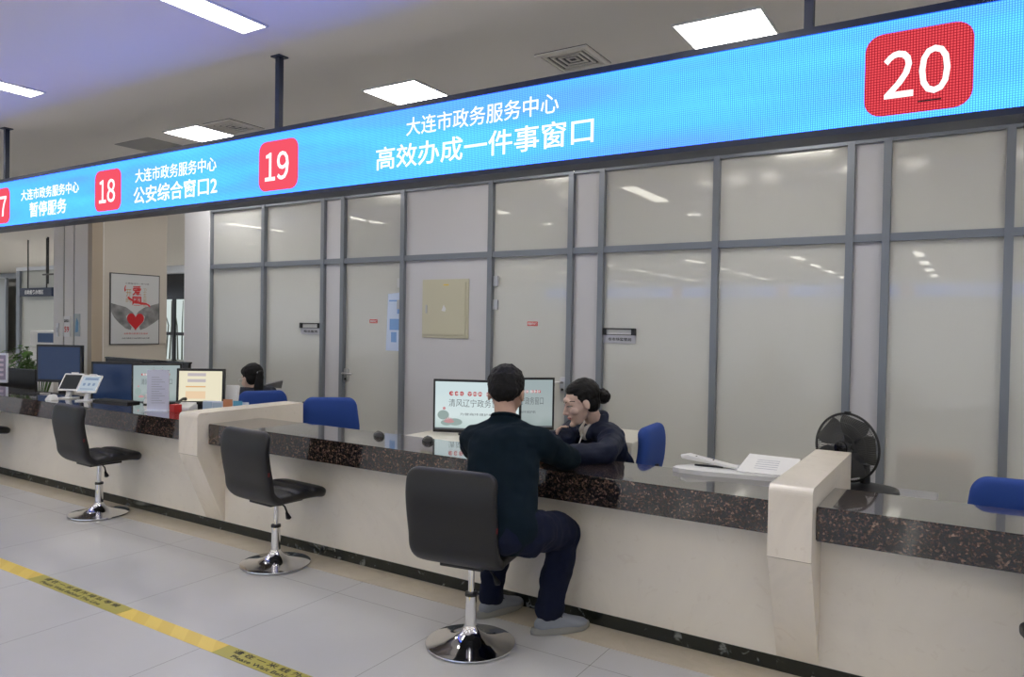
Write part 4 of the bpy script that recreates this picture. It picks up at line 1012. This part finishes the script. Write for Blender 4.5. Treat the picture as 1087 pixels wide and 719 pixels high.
def face_parts(par, C, M, lip, fem=False, glasses=False):
    from mathutils.bvhtree import BVHTree
    body = [c for c in par.children if c.name.startswith('body')][0].data
    bt = BVHTree.FromPolygons([v.co for v in body.vertices], [tuple(p.vertices) for p in body.polygons])
    Mi = M.inverted()
    def S(x, z, off=0):       # point of the face surface at (x, z) in the head's own frame
        hit = bt.ray_cast(C+M @ V(x, .25, z), (M @ V(0, -1, 0)).normalized())
        y = (Mi @ (hit[0]-C)).y if hit[0] else .08
        return (x, y+off, z)
    E = lambda c, r: ell(C+M @ V(*c), r, M, 5, 8)
    def strip(nm, pts, r, mt, vx=.0011):
        skin_up(nm, [E(S(*a), r)+E(S(*b), r) for a, b in zip(pts, pts[1:])], mt, par, vx, 1)
    for s in (-1, 1):
        strip('eyebrow', [(s*.014, .028), (s*.026, .0325), (s*.040, .0315), (s*.050, .026)], (.003, .0028, .0022), HAI)
        strip('eyeball', [(s*.022, .0065), (s*.031, .0070), (s*.040, .0065)], (.004, .0022, .0032), mat('eye_white', (.45, .42, .40), .3))
        strip('iris', [(s*.0290, .0060), (s*.0300, .0060)], (.0034, .0034, .0034), INK)
        strip('eyelid', [(s*.016, .0075), (s*.024, .0112), (s*.034, .0115), (s*.045, .0075)], (.0026, .0034, .0016), HAI)
    strip('lips', [(-.019, -.0535), (-.009, -.0515), (0, -.0525), (.009, -.0515), (.019, -.0535)], (.003, .0028, .0030), lip, .0013)
    strip('lips', [(-.013, -.059), (0, -.0605), (.013, -.059)], (.003, .0030, .0032), lip, .0013)
    if glasses:
        P = lambda *a: C+M @ V(*a)
        g = MB()
        for s in (-1, 1): g.ring(P(s*.032, .096, .010), M @ V(0, 1, 0), .021, .0016, 28, 6); g.tube([P(s*.053, .094, .014), P(s*.074, .05, .012), P(s*.078, -.005, .006)], .0016, 6)
        g.tube([P(-.011, .098, .012), P(.011, .098, .012)], .0016, 6); g.build('glasses', STL, par)

# ---- the man at the counter
man = thing('person', 'person in a dark sweater and navy trousers leaning on the counter, seen from behind', 'person')
Mt = frame(V(-.36, .93, 0)); Mp = frame(V(-.02, 1, 0))
J = dict(pel=V(-1.675, 2.60, .545), neck=V(-1.822, 2.86, .957), Ls=V(-1.950, 2.80, .862), Rs=V(-1.645, 2.86, .868), Le=V(-2.115, 3.035, .782), Re=V(-1.600, 3.065, .782),
         Lw=V(-1.965, 3.20, .762), Rw=V(-1.80, 3.215, .765), Lh=V(-1.765, 2.64, .535), Rh=V(-1.590, 2.64, .535), Lk=V(-1.93, 3.00, .455), Rk=V(-1.590, 3.015, .452),
         La=V(-1.945, 2.955, .10), Ra=V(-1.615, 2.93, .10))
HC = V(-1.862, 2.925, 1.074); Mh = frame(V(-.35, .86, -.33))*1.09; J['skull'] = HC+Mh @ V(0, -.03, -.05)
fl, fr_ = V(.30, .95, 0), V(.62, .78, 0)
hl = head_hulls(HC, Mh)+figure(J, Mt, Mp, 0, 'tnahl')+hand_hulls(J['Lw'], V(.6, .75, -.12), V(.1, .1, 1), .18, .35, 1)+hand_hulls(J['Rw'], V(-.75, .45, -.12), V(.1, .1, 1), .18, .5, -1)+foot_hulls(J['La'], fl)+foot_hulls(J['Ra'], fr_)
skin_up('body', hl, SKN, man, .0055, 3)
P = lambda *a: HC+Mh @ V(*a); E = lambda c, r: ell(P(*c), r, Mh)
skin_up('hair', [E((0, -.024, .043), (.082, .094, .084)), E((0, -.052, .008), (.072, .060, .052)), E((0, .01, .082), (.064, .066, .050)), E((0, -.062, -.008), (.060, .042, .044))], HAI, man, .0045, 2, .0045, 48)
face_parts(man, HC, Mh, mat('lip_brown', (.40, .20, .16), .5))
gs = .020
sw = figure({**J, 'Lw': J['Le'].lerp(J['Lw'], .93), 'Rw': J['Re'].lerp(J['Rw'], .93)}, Mt, Mp, gs, 'ta')
sw += [ell(J['neck']+V(.0, -.002, .012), (.070, .064, .014), frame(V(-.35, .86, -.4)))+ell(J['neck']+V(0, 0, -.05), (.120, .085, .02), Mt), ell(J['neck']+V(.0, 0, -.01), (.070, .060, .016), Mt)+ell(J['Ls'].lerp(J['neck'], .25)+V(0, 0, .01), .05)+ell(J['Rs'].lerp(J['neck'], .25)+V(0, 0, .01), .05)]
s_ = skin_up('sweater', sw, SWE, man, .006, 7, .012, 9, aniso=(1, 1, .8))
b_ = MB()
rg = frame(V(-.35, .86, -.4)); ax = rg @ V(0, 0, 1)
pts = [J['neck']+V(0, 0, .020)+rg @ V(.063*math.cos(2*PI*i/36), .058*math.sin(2*PI*i/36), 0) for i in range(37)]
b_.tube(pts, .0075, 8).build('collar_band', SWE, s_, True)
tr = figure(J, Mt, Mp, .018, 'l')
skin_up('trousers', tr, TRO, man, .0065, 6, .014, 11, aniso=(1, 1, .9))
shoe(man, J['La'], fl); shoe(man, J['Ra'], fr_)

# ---- the clerk with the bun
wo = thing('person', 'person with black hair in a bun and a navy jacket, looking down behind the counter', 'person')
Mt = frame(V(-.45, -.89, 0)); Mp = frame(V(-.2, -1, 0))
HC = V(-1.768, 3.52, .994); Mh = frame(V(-.72, -.66, -.36))*1.03; 
J = dict(pel=V(-1.76, 3.93, .53), neck=V(-1.735, 3.625, .872), Ls=V(-1.605, 3.575, .815), Rs=V(-1.885, 3.70, .815), Le=V(-1.535, 3.345, .775), Re=V(-1.86, 3.32, .772), Lw=V(-1.72, 3.20, .762), Rw=V(-1.862, 3.41, .790),
         Lh=V(-1.68, 3.90, .525), Rh=V(-1.84, 3.90, .525), Lk=V(-1.72, 3.52, .49), Rk=V(-1.92, 3.53, .49), La=V(-1.70, 3.56, .10), Ra=V(-1.92, 3.58, .10))
J['skull'] = HC+Mh @ V(0, -.03, -.05)
hl = head_hulls(HC, Mh, True)+figure(J, Mt, Mp, 0, 'tnahl', True)+hand_hulls(J['Lw'], V(-.85, -.4, -.10), V(0, 0, 1), .165, .3, 1)+hand_hulls(J['Rw'], V(.18, .20, .95), V(-.9, -.3, .1), .135, .95, 1)+foot_hulls(J['La'], V(-.2, -1, 0))+foot_hulls(J['Ra'], V(-.2, -1, 0))
skin_up('body', hl, SKL, wo, .0045, 3)
P = lambda *a: HC+Mh @ V(*a); E = lambda c, r: ell(P(*c), r, Mh)
h_ = skin_up('hair', [E((0, -.030, .038), (.079, .088, .084)), E((0, -.042, -.010), (.072, .060, .064)), E((0, .0, .074), (.060, .060, .040)), E((.052, -.016, .040), (.022, .044, .044)), E((-.052, -.016, .040), (.022, .044, .044))], HAI, wo, .004, 4, .002, 60)
skin_up('bun', [E((0, -.122, -.010), (.042, .038, .042)), E((0, -.10, -.005), (.028, .03, .030))], HAI, h_, .004, 3, .006, 40)
face_parts(wo, HC, Mh, mat('lip_red', (.42, .10, .09), .4), True)
jk = figure({**J, 'Lw': J['Le'].lerp(J['Lw'], .85), 'Rw': J['Re'].lerp(J['Rw'], .80)}, Mt, Mp, .022, 'ta', True, .98)
jk += [ell(J['neck']+Mt @ V(0, -.040, .036), (.060, .028, .038), Mt)+ell(J['neck']+V(0, 0, -.05), (.09, .06, .02), Mt)]
for s in (-1, 1): jk.append(ell(J['neck']+Mt @ V(s*.050, -.015, .022), (.014, .034, .034), Mt)+ell(J['neck']+Mt @ V(s*.040, .075, -.055), (.016, .018, .03), Mt))
j_ = skin_up('jacket', jk, JAC, wo, .0055, 4, .014, 10)
MB().tube([J['neck']+Mt @ V(-.004, .085, -.045), J['neck']+Mt @ V(-.006, .115, -.12), J['neck']+Mt @ V(-.006, .13, -.22)], .004, 6).build('zip', STL, j_)
cl = []
for s in (-1, 1): cl.append(ell(J['neck']+Mt @ V(s*.046, .005, .020), (.008, .026, .016), Mt)+ell(J['neck']+Mt @ V(s*.014, .085, -.030), (.012, .008, .018), Mt))
cl.append(ell(J['neck']+Mt @ V(0, .065, -.05), (.035, .025, .035), Mt))
skin_up('shirt_collar', cl, mat('cream_shirt', (.72, .68, .60), .8), wo, .004, 2)
skin_up('cuff', [cap(J['Re'].lerp(J['Rw'], .78), .036, J['Re'].lerp(J['Rw'], .96), .033)], mat('cream_shirt', (.72, .68, .60), .8), wo, .004, 2)
skin_up('trousers', figure(J, Mt, Mp, .014, 'l', True), TRO, wo, .007, 5, .008, 11)
shoe(wo, J['La'], V(-.2, -1, 0)); shoe(wo, J['Ra'], V(-.2, -1, 0))

# ---- the clerk with the ponytail at the left counter
w2 = thing('person', 'person with a long black ponytail, glasses and a dark top, sitting at the left counter', 'person')
fd = V(-.86, .30, 0); Mt = frame(fd); Mp = Mt
HC = V(-5.555, 4.42, .872); Mh = frame(V(-.88, .02, -.30))*1.13
B = V(-5.50, 4.42, 0); T_ = lambda x, y, z: B+Mt @ V(x, y, 0)+V(0, 0, z)
J = dict(pel=T_(0, -.10, .52), neck=T_(0, .02, .775), Ls=T_(-.145, .03, .735), Rs=T_(.145, .03, .735), Le=T_(-.19, .20, .67), Re=T_(.19, .20, .67), Lw=T_(-.09, .38, .66), Rw=T_(.10, .38, .66),
         Lh=T_(-.08, -.05, .515), Rh=T_(.08, -.05, .515), Lk=T_(-.10, .33, .47), Rk=T_(.10, .33, .47), La=T_(-.10, .32, .10), Ra=T_(.10, .32, .10))
J['skull'] = HC+Mh @ V(0, -.03, -.05)
skin_up('body', head_hulls(HC, Mh, True)+figure(J, Mt, Mp, 0, 'tnahl', True)+hand_hulls(J['Lw'], fd, V(0, 0, 1), .16, .4, 1)+hand_hulls(J['Rw'], fd, V(0, 0, 1), .16, .4, -1)+foot_hulls(J['La'], fd)+foot_hulls(J['Ra'], fd), SKL, w2, .006, 3)
P = lambda *a: HC+Mh @ V(*a); E = lambda c, r: ell(P(*c), r, Mh)
h_ = skin_up('hair', [E((0, -.030, .038), (.081, .088, .085)), E((0, -.038, -.004), (.077, .066, .064)), E((0, .012, .068), (.066, .064, .048))], HAI, w2, .0045, 4, .002, 60)
skin_up('ponytail', [E((0, -.115, .015), (.024, .024, .024))+ell(T_(.0, -.075, .80), (.045, .03, .03), Mt), ell(T_(.0, -.075, .80), (.045, .03, .03), Mt)+ell(T_(0, -.11, .66), (.035, .022, .05), Mt)], HAI, h_, .005, 3, .004, 30)
MB().ring(P(0, -.112, .016), Mh @ V(0, 1, -.2), .024, .005, 20, 6).build('hair_clip', WPL, h_)
face_parts(w2, HC, Mh, mat('lip_red', (.42, .10, .09), .4), True, True)
skin_up('jacket', figure({**J, 'Lw': J['Le'].lerp(J['Lw'], .88), 'Rw': J['Re'].lerp(J['Rw'], .88)}, Mt, Mp, .020, 'ta', True), mat('navy_top', (.012, .016, .030), .85), w2, .0065, 5, .010, 10)
skin_up('trousers', figure(J, Mt, Mp, .014, 'l', True), TRO, w2, .008, 5)
shoe(w2, J['La'], fd); shoe(w2, J['Ra'], fd)
